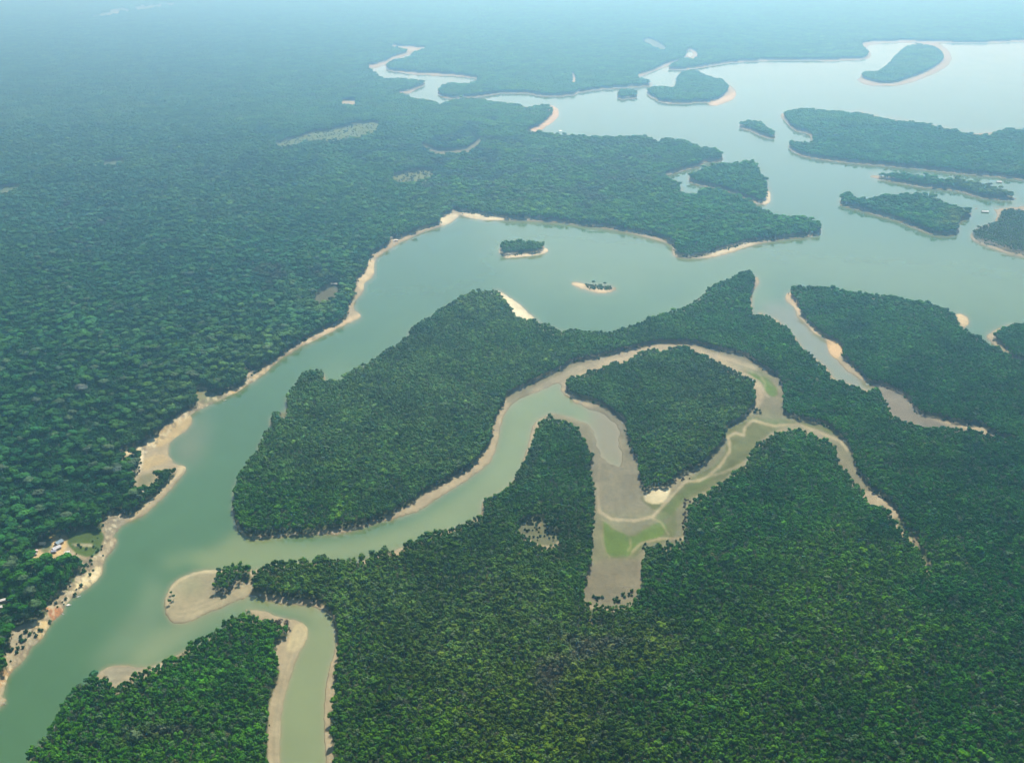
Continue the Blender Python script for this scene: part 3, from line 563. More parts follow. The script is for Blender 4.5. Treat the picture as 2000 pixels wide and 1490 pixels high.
def proto(name, v, f, mi, inst=True):
    me = mesh_from(name, v, f, None, mi, [M_leaf_inst, M_bark]); o = bpy.data.objects.new(name, me); protos.append(o); return o
for k in range(5): proto('broadleaf_model', *whole_tree(20+k, 5.0, 14.5+k % 3, 0.62+0.07*(k % 3), sub=3, leaves=80))       # 0-4 round crowns, radius 5
for k in range(2): proto('spreading_model', *whole_tree(40+k, 9.0, 23.0, 0.42, sub=3, leaves=150))                           # 5-6 tall spreading crowns
for k in range(2): proto('twiggy_model', *whole_tree(50+k, 4.5, 13.0, 0.8, sub=2, leaves=150, bare=True))                    # 7-8 half bare
pv, pf = palm_arrays(3, 12.5, 4.2); tv, tf = trunk_arrays(20, 0.22, 5, limbs=0)
proto('palm_model', np.concatenate([pv, tv]), pf+[[i+len(pv) for i in q] for q in tf], [0]*len(pf)+[1]*len(tf))              # 9 palm
def patch(seed, side, n, rad):
    r = np.random.default_rng(seed); V = []; Fc = []; nn = 0; g = int(math.sqrt(n))
    for i in range(g):
        for j in range(g):
            cv, cf = crown_arrays(seed*31+i*g+j, 2, 0, 0.6); q = rad*(0.7+0.75*r.random()); h = 12+7*r.random()
            cv = cv*q; cv[:, 0] += (i+0.5+0.7*(r.random()-0.5))/g*side-side/2; cv[:, 1] += (j+0.5+0.7*(r.random()-0.5))/g*side-side/2; cv[:, 2] += h
            V.append(cv); Fc += [[a+nn for a in q_] for q_ in cf]; nn += len(cv)
    return np.concatenate(V), Fc, [0]*len(Fc)
PATCH = 44.0
for k in range(3): proto('canopy_model', *patch(70+k, PATCH*1.04, 25, 6.2))                                                  # 10-12 patches of closed canopy
for k in range(2): proto('shrub_model', *(lambda c: (c[0]*np.array([2.2, 2.2, 2.4])+np.array([0, 0, 1.2]), c[1], [0]*len(c[1])))(crown_arrays(90+k, 2, 50, 0.75)))  # 13-14 shrubs

# ------------------------------------------------------------------ where the trees stand
def sample(arr, x, y):
    c = np.clip(np.round((x-GX0)/ST).astype(int), 0, NX-1); r_ = np.clip(np.round((y-GY0)/ST).astype(int), 0, NY-1); return arr[r_, c]
inside = (x_ := None)
def jgrid(c, ymin, ymax, pad=0):
    """jittered world grid over the ground seen between photo rows ymin and ymax"""
    Y0 = p2w(1000, ymax)[1]; Y1 = p2w(1000, ymin)[1]; Xm = abs(p2w(GX0, ymin)[0])
    ys = np.arange(Y0, Y1, c*0.92); xs = np.arange(-Xm, Xm, c)
    X, Y = np.meshgrid(xs, ys); X[1::2] += c/2
    X = X.ravel(); Y = Y.ravel(); X = X+(rng.random(X.size)-0.5)*c*0.85; Y = Y+(rng.random(Y.size)-0.5)*c*0.85
    px, py = w2p(X, Y); k = (px > GX0+6) & (px < GX1-6) & (py > ymin) & (py < ymax)
    return X[k], Y[k], px[k], py[k]
# colour of the wood by place: (x, y, r, g, b, weight)
TZ = np.array([(60,700,.018,.072,.036,1),(250,600,.020,.080,.042,1),(100,950,.014,.064,.026,1),(80,1200,.014,.062,.020,1),(400,500,.026,.085,.050,1),(300,300,.035,.095,.060,1),
 (600,450,.030,.086,.056,1),(1100,350,.040,.095,.055,1),(1450,440,.026,.085,.050,.8),(900,600,.058,.098,.062,1),(800,750,.052,.094,.056,1),(600,850,.040,.085,.045,1),(700,950,.030,.078,.032,1),
 (550,1000,.024,.075,.022,.6),(1150,690,.040,.088,.048,.8),(1300,780,.040,.080,.042,1),(1350,850,.046,.084,.044,1),(1200,760,.028,.076,.034,.6),(1080,900,.020,.068,.026,.8),(1000,1050,.030,.070,.030,1),
 (650,1130,.040,.078,.034,.7),(850,1130,.030,.072,.026,1),(900,1250,.034,.074,.022,1),(750,1400,.032,.076,.018,1),(1000,1400,.044,.078,.024,1),(1150,1300,.048,.076,.030,1),(1400,1150,.020,.068,.022,1),
 (1500,1000,.018,.068,.024,1),(1600,1200,.034,.084,.014,1),(1650,1250,.036,.086,.012,1),(1400,1400,.024,.066,.020,1),(1800,1400,.016,.064,.014,1),(1900,1150,.012,.058,.024,1),(1850,950,.014,.062,.030,1),
 (1700,900,.024,.078,.026,.8),(1600,780,.018,.068,.032,1),(1500,680,.024,.076,.040,1),(1750,680,.024,.078,.040,1),(1850,770,.016,.066,.034,1),(1650,600,.020,.070,.036,.8),(350,1400,.028,.086,.016,1),
 (300,1350,.020,.080,.018,.8),(450,1250,.022,.078,.016,1),(1800,290,.020,.075,.045,1),(1780,410,.020,.075,.040,1),(1960,450,.055,.080,.050,.4),(1000,20,.04,.09,.06,1),(200,100,.04,.09,.07,1),(1700,60,.05,.10,.06,1)])
SPOTS = [(780,780,330,240,(.088,.172,.050)),(900,1250,260,150,(.078,.138,.028)),(1300,800,170,100,(.080,.158,.042)),(500,560,260,120,(.036,.128,.052)),(150,420,200,90,(.040,.122,.066)),(60,900,120,160,(.026,.102,.028)),(330,640,120,60,(.05,.13,.045)),(580,560,40,24,(.050,.048,.044)),(140,472,55,22,(.055,.045,.045)),(890,322,52,24,(.085,.080,.075)),(1000,398,60,14,(.095,.085,.068)),(1150,350,120,18,(.075,.080,.058)),
 (960,320,60,30,(.060,.075,.060)),(1190,320,90,14,(.07,.085,.06)),(860,390,60,14,(.08,.082,.075)),(1340,330,40,8,(.07,.08,.06)),(1080,1270,70,16,(.085,.085,.055)),(1070,1340,60,40,(.085,.085,.055)),
 (570,1440,30,40,(.07,.07,.04)),(330,1460,50,22,(.075,.07,.045)),(1100,1330,45,60,(.080,.082,.055)),(1040,880,40,26,(.05,.08,.04)),(850,300,200,30,(.04,.085,.06)),(470,330,140,26,(.045,.10,.06))]
def tints(X, Y, px, py):
    n = len(X); acc = np.zeros((n, 3)); ws = np.zeros(n); jx = px+(vnoise(X, Y, 110, 21)-.5)*240; jy = py+(vnoise(X, Y, 110, 22)-.5)*150
    for z in TZ:
        wgt = z[5]/((jx-z[0])**2+((jy-z[1])*1.4)**2+2500)**1.6; acc += wgt[:, None]*z[2:5]; ws += wgt
    c = acc/ws[:, None]*np.array((1.75, 1.78, 0.40))*np.clip(1.12-(py[:, None]-500)/2600, 0.85, 1.2); left = (np.clip((900-px)/500, 0, 1)*np.clip((1150-py-(px-200)*0.6)/260, 0, 1))[:, None]; c = c*(1-left*np.array((0.10, 0.26, -0.45))); dry = np.zeros(n)  # row factor darkens the lower wood: lens vignetting put into the leaf colour
    for sx, sy, rx, ry, cc in SPOTS:
        m = np.clip(1.3-np.sqrt(((jx-sx)/rx)**2+((jy-sy)/ry)**2), 0, 1)[:, None]*0.75; c = c*(1-m)+np.array(cc)*m; dry += m[:, 0]*(sum(cc) > 0 and cc[0] > 0.055)*(rx < 150)
    return c, dry
def jitter(c, X, Y):
    n = len(c); fade = np.clip(1.35-Y/5200, 0.35, 1); big = vnoise(X, Y, 45, 31); mid = vnoise(X, Y, 16, 32)
    c = c*(0.42+0.62*big+0.30*mid+0.3*vnoise(X, Y, 150, 35))[:, None]
    c = c*np.exp(rng.normal(size=n)*0.20*fade)[:, None]
    y = rng.random(n); m = (y < 0.09*fade); c[m] = c[m]*np.array((1.35, 1.18, 0.9))           # yellowish young crowns
    m = (y > 1-0.10*fade); c[m] = c[m]*0.55+np.array((.05, .062, .045))                          # greyish crowns
    m = (y > 0.4) & (y < 0.6); c[m] = c[m]*np.array((0.75, 0.92, 1.05))
    return np.clip(c*1.0, 0.004, 0.4)
upland = raster(P("-320,-190 2320,-190 2320,500 1600,460 1300,500 900,420 700,620 200,1040 100,1200 0,1330 -320,1500")).astype(np.int8)
allX = []; allY = []; allS = []; allR = []; allI = []; allT = []; allM = []
def add(X, Y, S, I, T, Mx, Rz=None):
    allX.append(X); allY.append(Y); allS.append(S); allI.append(I); allT.append(T); allM.append(Mx); allR.append(rng.random(len(X))*6.283 if Rz is None else Rz)
fin = boxblur(forest, 2)
SPLIT = 250.0
def stand(c, ymin, ymax, up):
    X, Y, px, py = jgrid(c, ymin, ymax); r_ = sample(rid, px, py); u = sample(upland, px, py)
    k = (r_ > 0) & (u == (1 if up else 0)); X, Y, px, py, r_ = X[k], Y[k], px[k], py[k], r_[k]
    n = len(X); T, dry = tints(X, Y, px, py); q = rng.random(n); I = rng.integers(0, 5, n)
    base = c/8.6
    S = base*np.clip(0.98*np.exp(rng.normal(size=n)*0.24), 0.55, 1.75)*np.where(vnoise(X, Y, 60, 41) > 0.7, 0.85, 1.0)
    if up:
        m = q < 0.07; I[m] = 5+(rng.integers(0, 2, n))[m]; S[m] = 0.75+0.45*rng.random(m.sum())
        m = (q > 0.985); I[m] = 9; S[m] = 1.2
    else:
        dens = 0.07+0.20*np.clip(dry, 0, 1)+0.16*np.clip((vnoise(X, Y, 60, 44)-0.45)*3, 0, 1)
        m = q < dens; I[m] = 7+(rng.integers(0, 2, n))[m]; T[m] = T[m]*0.4+np.array((.125, .12, .085))*0.85
        m = (q > 0.95); I[m] = 9; S[m] = 0.75+0.35*rng.random(m.sum())
        m = (q > 0.92) & (q < 0.95); S[m] *= 1.45
    m = (r_ == 8); S[m] *= 0.5                                                              # scrubby point on the right
    edge = sample(fin, px, py) < 0.75; S[edge] *= 1.08
    # a thinned wood where the survey shows burnt or scrubby ground
    keep = ~((np.clip(dry, 0, 1) > 0.5) & (rng.random(n) < 0.25))
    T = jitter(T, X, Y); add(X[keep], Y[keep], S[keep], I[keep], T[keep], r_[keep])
stand(5.2, 620, 1715, False); stand(6.1, 620, 1715, True)
stand(7.2, SPLIT, 620, False); stand(8.4, SPLIT, 620, True)
# far country: patches of closed canopy inside, single trees along the shores
inner = boxblur(forest, 3) > 0.995
X, Y, px, py = jgrid(PATCH, -60, SPLIT); k = np.ones(len(X), bool)
for dx, dy in ((0, 0), (-26, 0), (26, 0), (0, 26), (0, -26)):
    a, b = w2p(X+dx, Y+dy); k &= (sample(rid, a, b) > 0)
pX, pY, ppx, ppy = X[k], Y[k], px[k], py[k]
T, dry = tints(pX, pY, ppx, ppy); T = jitter(T, pX, pY)
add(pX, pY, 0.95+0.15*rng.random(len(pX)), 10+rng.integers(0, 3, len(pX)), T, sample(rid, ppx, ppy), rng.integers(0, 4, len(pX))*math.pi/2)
# occupancy of patches
cell = {}
OX, OY = pX, pY
gkey = set(zip(np.floor(OX/22).astype(int).tolist(), np.floor(OY/22).astype(int).tolist()))
X, Y, px, py = jgrid(11.0, 60, SPLIT); r_ = sample(rid, px, py); k = r_ > 0
X, Y, px, py, r_ = X[k], Y[k], px[k], py[k], r_[k]
kx = np.floor(X/22).astype(int); ky = np.floor(Y/22).astype(int)
occ = np.array([((a, b) in gkey) or ((a-1, b) in gkey) or ((a, b-1) in gkey) or ((a-1, b-1) in gkey) for a, b in zip(kx.tolist(), ky.tolist())], bool)
X, Y, px, py, r_ = X[~occ], Y[~occ], px[~occ], py[~occ], r_[~occ]
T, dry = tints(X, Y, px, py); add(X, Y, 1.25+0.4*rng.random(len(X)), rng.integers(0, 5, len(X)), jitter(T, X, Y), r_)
# brush on bars, banks and clearings
def brush(poly, n, s0, s1, c=(.03, .07, .025), I=None):
    p = np.array(poly); x = rng.uniform(p[:, 0].min(), p[:, 0].max(), n*3); y = rng.uniform(p[:, 1].min(), p[:, 1].max(), n*3)
    m = raster(poly, False); k = sample(m, x, y) & sample(land, x, y) & ~sample(forest, x, y); x, y = x[k][:n], y[k][:n]; X, Y = p2w(x, y); k = len(x)
    if not k: return
    add(X, Y, rng.uniform(s0, s1, k), (13+rng.integers(0, 2, k)) if I is None else np.full(k, I), jitter(np.tile(np.array(c, float), (k, 1)), X, Y), np.where(sample(basin, x, y), 2, 1))
add_main = 1
def edge_brush():
    X, Y, px, py = jgrid(4.5, 330, 1700); fe = boxblur(forest, 2); v = sample(fe, px, py)
    k = sample(land, px, py) & ~sample(forest, px, py) & (v > 0.12) & (rng.random(len(X)) < 0.10+0.75*v*v) & (vnoise(X, Y, 24, 61) > 0.38)
    X, Y, px, py = X[k], Y[k], px[k], py[k]; T, d = tints(X, Y, px, py); T = T*0.8; g = rng.random(len(X)) < 0.25; T[g] = (.14, .12, .09)
    R_ = sample(boxmax, px, py); add(X, Y, rng.uniform(.4, 1.35, len(X)), 13+rng.integers(0, 2, len(X)), jitter(T, X, Y), R_)
boxmax = rid.copy()
for _ in range(6):
    for ax in (0, 1):
        for d in (1, -1): q = np.roll(boxmax, d, ax); boxmax = np.where(boxmax > 0, boxmax, q)
boxmax = np.maximum(boxmax, 1); edge_brush()
brush(CLEAR[0], 260, .8, 1.8, (.07, .12, .05)); brush(CLEAR[1], 110, .8, 1.8, (.07, .12, .05)); brush(P("845,298 930,298 925,345 850,348"), 20, 1, 2)
brush(P("10,1270 60,1220 110,1175 150,1125 170,1100 200,1100 150,1160 60,1260 20,1300"), 90, .6, 1.6)
brush(P("140,1085 160,1060 200,1045 205,1085 190,1110 160,1110"), 16, .6, 1.4)
brush(P("1138,1160 1160,1174 1200,1179 1240,1165 1235,1150 1200,1172 1160,1165"), 26, .6, 1.5)
brush(P("1455,812 1480,812 1500,805 1480,800"), 8, .8, 1.8); brush(P("1005,1031 1031,1015 1060,1012 1100,1042 1090,1062 1050,1062"), 40, .6, 1.3)
brush(P("1300,950 1350,935 1345,925 1310,940"), 16, .5, 1.1, (.09, .08, .06)); brush(P("1335,975 1355,975 1345,1060 1330,1050"), 30, .5, 1.2, (.10, .08, .06))
brush(P("1255,1062 1335,1055 1335,1066 1255,1075"), 26, .5, 1.2); brush(P("1900,440 2000,415 2300,420 2300,560 2000,495 1910,470"), 700, .7, 1.7, (.05, .075, .04))
brush(P("530,1210 565,1215 570,1240 540,1262 520,1240"), 18, .7, 1.4, (.07, .065, .045)); brush(P("1143,556 1190,556 1196,566 1150,567"), 110, .8, 1.4, (.09, .17, .07))
brush(P("480,715 505,725 480,745"), 10, .7, 1.4); brush(P("1010,1180 1060,1180"), 1, 1, 1)
aX = np.concatenate(allX); aY = np.concatenate(allY); aS = np.concatenate(allS); aI = np.concatenate(allI).astype(np.int32)
aT = np.concatenate(allT); aR = np.concatenate(allR); aM = np.concatenate(allM).astype(int)
apx, apy = w2p(aX, aY)
aZ = np.where(aI >= 10, aS, (0.55+0.5*aS)*1.08)
gz = sample(Z, apx, apy)

# ------------------------------------------------------------------ the nearest trees become things of their own
inframe = (apx > 2) & (apx < 1998) & (aI < 10)
def crown_px(i): return None
tipx, tipy = w2p(aX, aY, 14*aZ)
vis = inframe & (tipy < 1484) & (tipy > 900) & (apy > 1400)
score = np.where(vis, tipy, -1e9)
NEAR = 262
pick = np.argsort(-score)[:NEAR]
single = np.zeros(len(aX), bool); single[pick] = True
proto_parts = {}
def parts_of(i):
    if i in proto_parts: return proto_parts[i]
    if i <= 4: a = (20+i, 5.0, 14.5+i % 3, 0.62+0.07*(i % 3), 80, False)
    elif i <= 6: a = (40+i-5, 9.0, 23.0, 0.42, 150, False)
    else: a = (50+i-7, 4.5, 13.0, 0.8, 150, True)
    if i == 9:
        c = mesh_from('fronds', pv, pf, M_leaf_obj); t = mesh_from('palm_trunk', tv, tf, M_bark)
    else:
        cv, cf = crown_arrays(a[0], 3 if i <= 6 else 2, a[4], a[3], a[5]); cv = cv*a[1]; cv[:, 2] += a[2]-a[1]*a[3]*0.95
        c = mesh_from('crown', cv, cf, M_leaf_obj); q = trunk_arrays(a[2]*0.95, 0.028*a[2], a[0], sides=5); t = mesh_from('trunk', q[0], q[1], M_bark)
    proto_parts[i] = (c, t); return proto_parts[i]
KN = {0: ('broadleaf_tree', 'tree'), 5: ('spreading_tree', 'tree'), 7: ('bare_tree', 'tree'), 9: ('palm_tree', 'palm tree')}
def tree_thing(i, X, Y, z, s, rz, tint, label, group=None, zs=None):
    k = 0 if i <= 4 else 5 if i <= 6 else 7 if i <= 8 else 9
    nm, cat = KN[k]; c, t = parts_of(i)
    e = bpy.data.objects.new(nm, None); sc.collection.objects.link(e); e.location = (X, Y, z); e.rotation_euler = (0, 0, rz); e.scale = (s, s, zs or s)
    tag(e, label, cat, group)
    a = bpy.data.objects.new('fronds' if k == 9 else 'crown', c); sc.collection.objects.link(a); a.parent = e; a['tint'] = [float(v) for v in tint]
    b = bpy.data.objects.new('trunk', t); sc.collection.objects.link(b); b.parent = e
    return e
for j in pick:
    x = apx[j]; i = int(aI[j]); region = 'left of the narrow channel' if x < 600 else ('just right of the narrow channel' if x < 1100 else 'at the lower right')
    kind = 'green broadleaf tree' if i <= 6 else ('bare brown tree' if i <= 8 else 'green palm')
    tree_thing(i, aX[j], aY[j], gz[j], aS[j], aR[j], aT[j], '%s in the canopy at the bottom edge, %s' % (kind, region), 'trees of the nearest canopy', float(aZ[j]))
# lone and outstanding trees one can point to: (px, py of the foot, model, scale, label, tint)
LONE = [(487,1208,9,1.15,'tall dark tree standing above the others beside the pale bar of the narrow channel',(.03,.07,.03)),
 (519,1222,0,.75,'round dark tree at the pale bar, right of the taller lone tree',(.02,.06,.02)),(549,1226,7,1.2,'grey leafless tree at the corner of the curved sand bar',(.10,.09,.075)),
 (561,1228,8,1.2,'grey twiggy tree nearest the curved sand bar',(.10,.09,.075)),(186,1330,5,.72,'spreading tree leaning over the big river at the lower left spit',(.02,.07,.03)),
 (170,1338,1,.8,'small tree in the water beside the spreading tree at the lower left spit',(.03,.08,.04)),(335,1163,3,.45,'topmost small bush on the tip of the wide sand bar',(.02,.06,.02)),
 (340,1172,2,.55,'middle small bush on the tip of the wide sand bar',(.02,.06,.02)),(332,1181,0,.62,'lowest dark bush on the tip of the wide sand bar',(.015,.055,.02)),
 (682,1099,5,.40,'small flat topped tree alone on the channel edge',(.03,.07,.03)),(727,1093,1,1.1,'rounded tree at a sandy gap of the channel edge',(.03,.07,.03)),
 (752,1086,0,1.1,'paired tree standing just above the channel edge',(.035,.075,.03)),(1150,736,2,1.0,'tree rising from the top left rim of the looped island',(.02,.06,.03)),
 (1114,750,4,1.0,'dark round tree on the left tip of the looped island',(.014,.05,.024)),(1327,696,1,.95,'left one of two round trees on the top rim of the looped island',(.02,.06,.03)),
 (1341,694,4,.85,'right one of two round trees on the top rim of the looped island',(.02,.06,.03)),(1276,698,7,1.3,'thin tree on the top rim of the looped island',(.04,.06,.04)),
 (1478,807,0,.55,'single dark bush on the mud beside the grass',(.015,.05,.025)),(1159,559,5,.60,'taller spreading tree on the left half of the smallest lake islet',(.03,.07,.04)),
 (1181,560,5,.55,'lower spreading tree on the right half of the smallest lake islet',(.02,.06,.04)),(1144,560,1,.5,'leftmost small tree on the smallest lake islet',(.02,.06,.04)),
 (1192,564,2,.5,'rightmost small tree on the smallest lake islet',(.02,.06,.04)),(1920,447,3,.8,'lone round tree standing off the scrubby point',(.02,.065,.04)),
 (1788,396,5,.6,'tree standing above the crest of the oval island',(.02,.065,.04)),(1660,392,5,.7,'spreading tree on the left head of the oval island',(.02,.065,.04)),
 (615,745,5,.95,'big dark tree by the notch in the central forest shore',(.018,.06,.03)),(652,755,4,.95,'small round tree in the sandy notch of the central forest shore',(.018,.06,.03)),
 (544,828,6,.7,'tree overhanging the river below the notch',(.018,.06,.03)),(164,782,5,1.55,'huge pale grey crown rising from the left bank forest',(.115,.145,.12)),
 (235,938,6,1.1,'wide grey green crown inland from the left shore',(.075,.115,.09)),(820,1065,1,.95,'tree on the lower channel shore beside white sand',(.02,.065,.03)),
 (836,1057,2,1.0,'tree on the lower channel shore right of the white sand',(.02,.065,.03)),(948,992,0,.9,'tree on the shore where the channel bends',(.02,.06,.03)),
 (1135,666,1,.9,'tree on the lake shore right of the white beach',(.02,.065,.04)),(1117,660,0,.95,'tree on the lake shore nearest the white beach',(.02,.065,.04)),
 (1165,667,3,.85,'tree on the lake shore before a gap in the wood',(.02,.065,.04))]
for x, y, i, s_, lab, tn in LONE:
    X_, Y_ = p2w(x, y); zz = float(sample(Z, np.array([x]), np.array([y]))[0]); tree_thing(i, float(X_), float(Y_), max(zz, -0.2), s_, random.random()*6, [v*1.7 for v in tn] if tn[0] < .06 else tn, lab, None, {(1159, 559): 0.72, (1181, 560): 0.58}.get((x, y)))

# ------------------------------------------------------------------ the wood: one mass for each body of land
def forest_object(name, sel, label, protolist):
    n = int(sel.sum())
    if n == 0: return
    me = bpy.data.meshes.new(name); me.vertices.add(n)
    me.vertices.foreach_set('co', np.stack([aX[sel], aY[sel], gz[sel]], -1).astype(np.float32).ravel())
    def att(nm, tp, key, arr):
        a = me.attributes.new(nm, tp, 'POINT'); a.data.foreach_set(key, arr)
    att('rotz', 'FLOAT', 'value', aR[sel].astype(np.float32)); att('sc', 'FLOAT_VECTOR', 'vector', np.stack([aS[sel], aS[sel], aZ[sel]], -1).astype(np.float32).ravel()); att('idx', 'INT', 'value', aI[sel])
    att('tint', 'FLOAT_VECTOR', 'vector', aT[sel].astype(np.float32).ravel())
    o = link(name, me); mod = o.modifiers.new('wood', 'NODES'); mod.node_group = wood_group(); tag(o, label, 'forest', 'woods of the river country', 'stuff'); return o
_wg = None
def wood_group():
    global _wg
    if _wg: return _wg
    g = bpy.data.node_groups.new('wood', 'GeometryNodeTree'); _wg = g
    g.interface.new_socket('Geometry', in_out='INPUT', socket_type='NodeSocketGeometry'); g.interface.new_socket('Geometry', in_out='OUTPUT', socket_type='NodeSocketGeometry')
    N = g.nodes; L = g.links; gi = N.new('NodeGroupInput'); go = N.new('NodeGroupOutput')
    jn = N.new('GeometryNodeJoinGeometry')
    for p_ in reversed(protos):                     # a join lists its inputs from the last link to the first
        oi = N.new('GeometryNodeObjectInfo'); oi.inputs['Object'].default_value = p_; oi.inputs['As Instance'].default_value = False
        gt = N.new('GeometryNodeGeometryToInstance'); L.new(oi.outputs['Geometry'], gt.inputs[0]); L.new(gt.outputs[0], jn.inputs[0])
    ip = N.new('GeometryNodeInstanceOnPoints'); ip.inputs['Pick Instance'].default_value = True
    def na(nm, tp):
        a = N.new('GeometryNodeInputNamedAttribute'); a.data_type = tp; a.inputs['Name'].default_value = nm; return a
    m2p = N.new('GeometryNodeMeshToPoints'); L.new(gi.outputs[0], m2p.inputs[0]); L.new(m2p.outputs[0], ip.inputs['Points']); L.new(jn.outputs[0], ip.inputs['Instance'])
    L.new(na('idx', 'INT').outputs[0], ip.inputs['Instance Index'])
    cx = N.new('ShaderNodeCombineXYZ'); L.new(na('rotz', 'FLOAT').outputs[0], cx.inputs[2]); L.new(cx.outputs[0], ip.inputs['Rotation'])
    L.new(na('sc', 'FLOAT_VECTOR').outputs[0], ip.inputs['Scale']); L.new(ip.outputs[0], go.inputs[0])
    return g
LAB = {1: 'dense hazy rainforest covering the left bank and the far mainland', 2: 'dense green forest on the big land between the channels, down to the lower right',
 3: 'round patch of forest enclosed by the looped muddy channel', 4: 'forest on the lower left point between the big river and the narrow channel', 5: 'small clump of trees on the neck of the wide sand bar',
 6: 'forest on the tapering land at the right behind the narrow creek', 7: 'corner of forest at the right edge beside the small creek mouth', 8: 'low scrub on the point at the right edge',
 9: 'row of trees on the long thin islet', 10: 'forest on the oval island in the lake', 11: 'forest on the long notched island at the upper right', 12: 'trees of the small dark islet in open water',
 13: 'forest on the far leaf shaped island ringed with sand', 14: 'forest on the far island with a sand bar at its right end', 15: 'tree clump of the tiny far islet',
 16: 'forest on the triangular island with a white sand tip', 17: 'trees of the small lake island with the flat top'}
for k in range(1, 18): forest_object('forest', (aM == k) & ~single, LAB[k], protos)
print('trees', len(aX), 'patches', int(((aI >= 10) & (aI < 13)).sum()))

# ------------------------------------------------------------------ huts, boats, logs
def boxm(parts):
    v = []; f = []
    for (x0, x1, y0, y1, z0, z1) in parts:
        n = len(v); v += [(x, y, z) for z in (z0, z1) for x, y in ((x0, y0), (x1, y0), (x1, y1), (x0, y1))]
        f += [[n+3, n+2, n+1, n], [n+4, n+5, n+6, n+7], [n, n+1, n+5, n+4], [n+1, n+2, n+6, n+5], [n+2, n+3, n+7, n+6], [n+3, n, n+4, n+7]]
    return v, f
MW = principled('plank_wall', (0.40, 0.33, 0.24), 0.8, 0.2, nscale=1.2, namp=0.2)
MD = principled('dark_opening', (0.03, 0.028, 0.025), 0.8, 0.2, nscale=2.0)
def roofmat(c): return principled('roof_sheet', c, 0.5, 0.4, nscale=0.9, namp=0.14)
def hut(px, py, L, W, h, rz, roofc, label, name='hut', cat='hut', stilts=True, group=None, z=None, open_=False):
    X, Y = p2w(px, py); zz = float(sample(Z, np.array([px]), np.array([py]))[0]) if z is None else z
    e = bpy.data.objects.new(name, None); sc.collection.objects.link(e); e.location = (float(X), float(Y), max(zz, 0)); e.rotation_euler = (0, 0, R(rz)); tag(e, label, cat, group)
    b = 0.9 if stilts else 0.25; l, w2 = L/2, W/2
    me = mesh_from('wall', *boxm([(-l, l, -w2, -w2+.12, b, b+h), (-l, l, w2-.12, w2, b, b+h), (-l, -l+.12, -w2+.12, w2-.12, b, b+h), (l-.12, l, -w2+.12, w2-.12, b, b+h)]), MW); link('wall', me, None, e)
    link('floor', mesh_from('floor', *boxm([(-l-.6, l+.6, -w2-.6, w2+.6, b-.16, b-.003)]), MW), None, e)
    r = W*0.32; o = 0.7; t = 0.10
    v = []
    for zo in (0, t):
        v += [(-l-o, -w2-o, b+h-.15+zo), (l+o, -w2-o, b+h-.15+zo), (l+o, 0, b+h+r+zo), (-l-o, 0, b+h+r+zo), (l+o, w2+o, b+h-.15+zo), (-l-o, w2+o, b+h-.15+zo)]
    f = [[6, 7, 8, 9], [9, 8, 10, 11], [3, 2, 1, 0], [5, 4, 2, 3], [0, 1, 7, 6], [5, 11, 10, 4], [0, 6, 9, 3], [3, 9, 11, 5], [1, 2, 8, 7], [2, 4, 10, 8]]
    link('roof', mesh_from('roof', v, f, roofmat(roofc)), None, e)
    gv = [(-l+.05, -w2, b+h), (-l+.05, w2, b+h), (-l+.05, 0, b+h+r-.1), (l-.05, -w2, b+h), (l-.05, w2, b+h), (l-.05, 0, b+h+r-.1)]
    link('gable', mesh_from('gable', gv, [[0, 1, 2], [3, 5, 4]], MW), None, e)
    link('door', mesh_from('door', *boxm([(-.45, .45, -w2-.05, -w2-.003, b+.02, b+min(2.0, h-.1))]), MD), None, e)
    for sx in (-1, 1):
        link('window', mesh_from('window', *boxm([(sx*l*.6-.4, sx*l*.6+.4, -w2-.04, -w2-.003, b+.9, b+min(1.8, h-.2))]), MD), None, e)
    if stilts:
        for sx in (-1, 1):
            for sy in (-1, 1): link('post', mesh_from('post', *boxm([(sx*l-.1, sx*l+.1, sy*w2-.1, sy*w2+.1, -.6, b-.163)]), M_bark), None, e)
    return e
WHITE = (0.62, 0.62, 0.58); TAN = (0.62, 0.55, 0.40); BLUE = (0.07, 0.15, 0.20); GREY = (0.36, 0.38, 0.39)
hut(84,1065,9.375,6.25,2.4,3,TAN,'small hut with a tan roof at the upper left of the riverside clearing')
hut(116,1063,12.5,8.75,3,60,BLUE,'house with a dark blue roof on the orange clearing','house','house')
hut(111,1074,13.75,8.125,2.8,55,GREY,'house with a light grey roof below the blue roofed one','house','house')
hut(106,1080,7.5,5.0,2.4,10,(0.30,0.32,0.36),'dark grey roofed shed adjoining the light grey house','shed','shed')
hut(132,1082,7.5,5.0,2.3,30,WHITE,'white roofed hut at the right end of the riverside clearing')
hut(71,1079,4.5,3.5,2.2,40,(0.70,0.55,0.50),'small pinkish roofed hut at the left of the riverside clearing')
hut(70,1085,4.0,3.2,2.2,20,WHITE,'tiny white hut below the pinkish one')
hut(93,1102,6.5,3.2,2.2,20,WHITE,'white shed among trees below the riverside clearing','shed','shed')
hut(7,1176,11,5,2.8,25,WHITE,'long white roofed house on a track at the left edge','house','house')
hut(5,1189,8,4.5,2.5,10,WHITE,'shorter white roofed hut below the long one at the left edge')
hut(653,558,18,7,3,0,WHITE,'white roofed farmhouse beside the brown clearing by the lake','house','house')
hut(764,467,12,6,2.8,-10,(0.62,0.60,0.52),'hut with a pale roof behind the lake beach')
hut(773,472,14,5,2.5,15,WHITE,'low white roofed boathouse on the lake beach','boathouse','boathouse')
hut(1467,615,8,6,2.8,20,WHITE,'white hut on the creek shore of the forest spur')
hut(1951,357,20,11,3.2,-5,WHITE,'white floating house moored behind the long thin islet','floating_house','floating house',stilts=False,z=0.3)
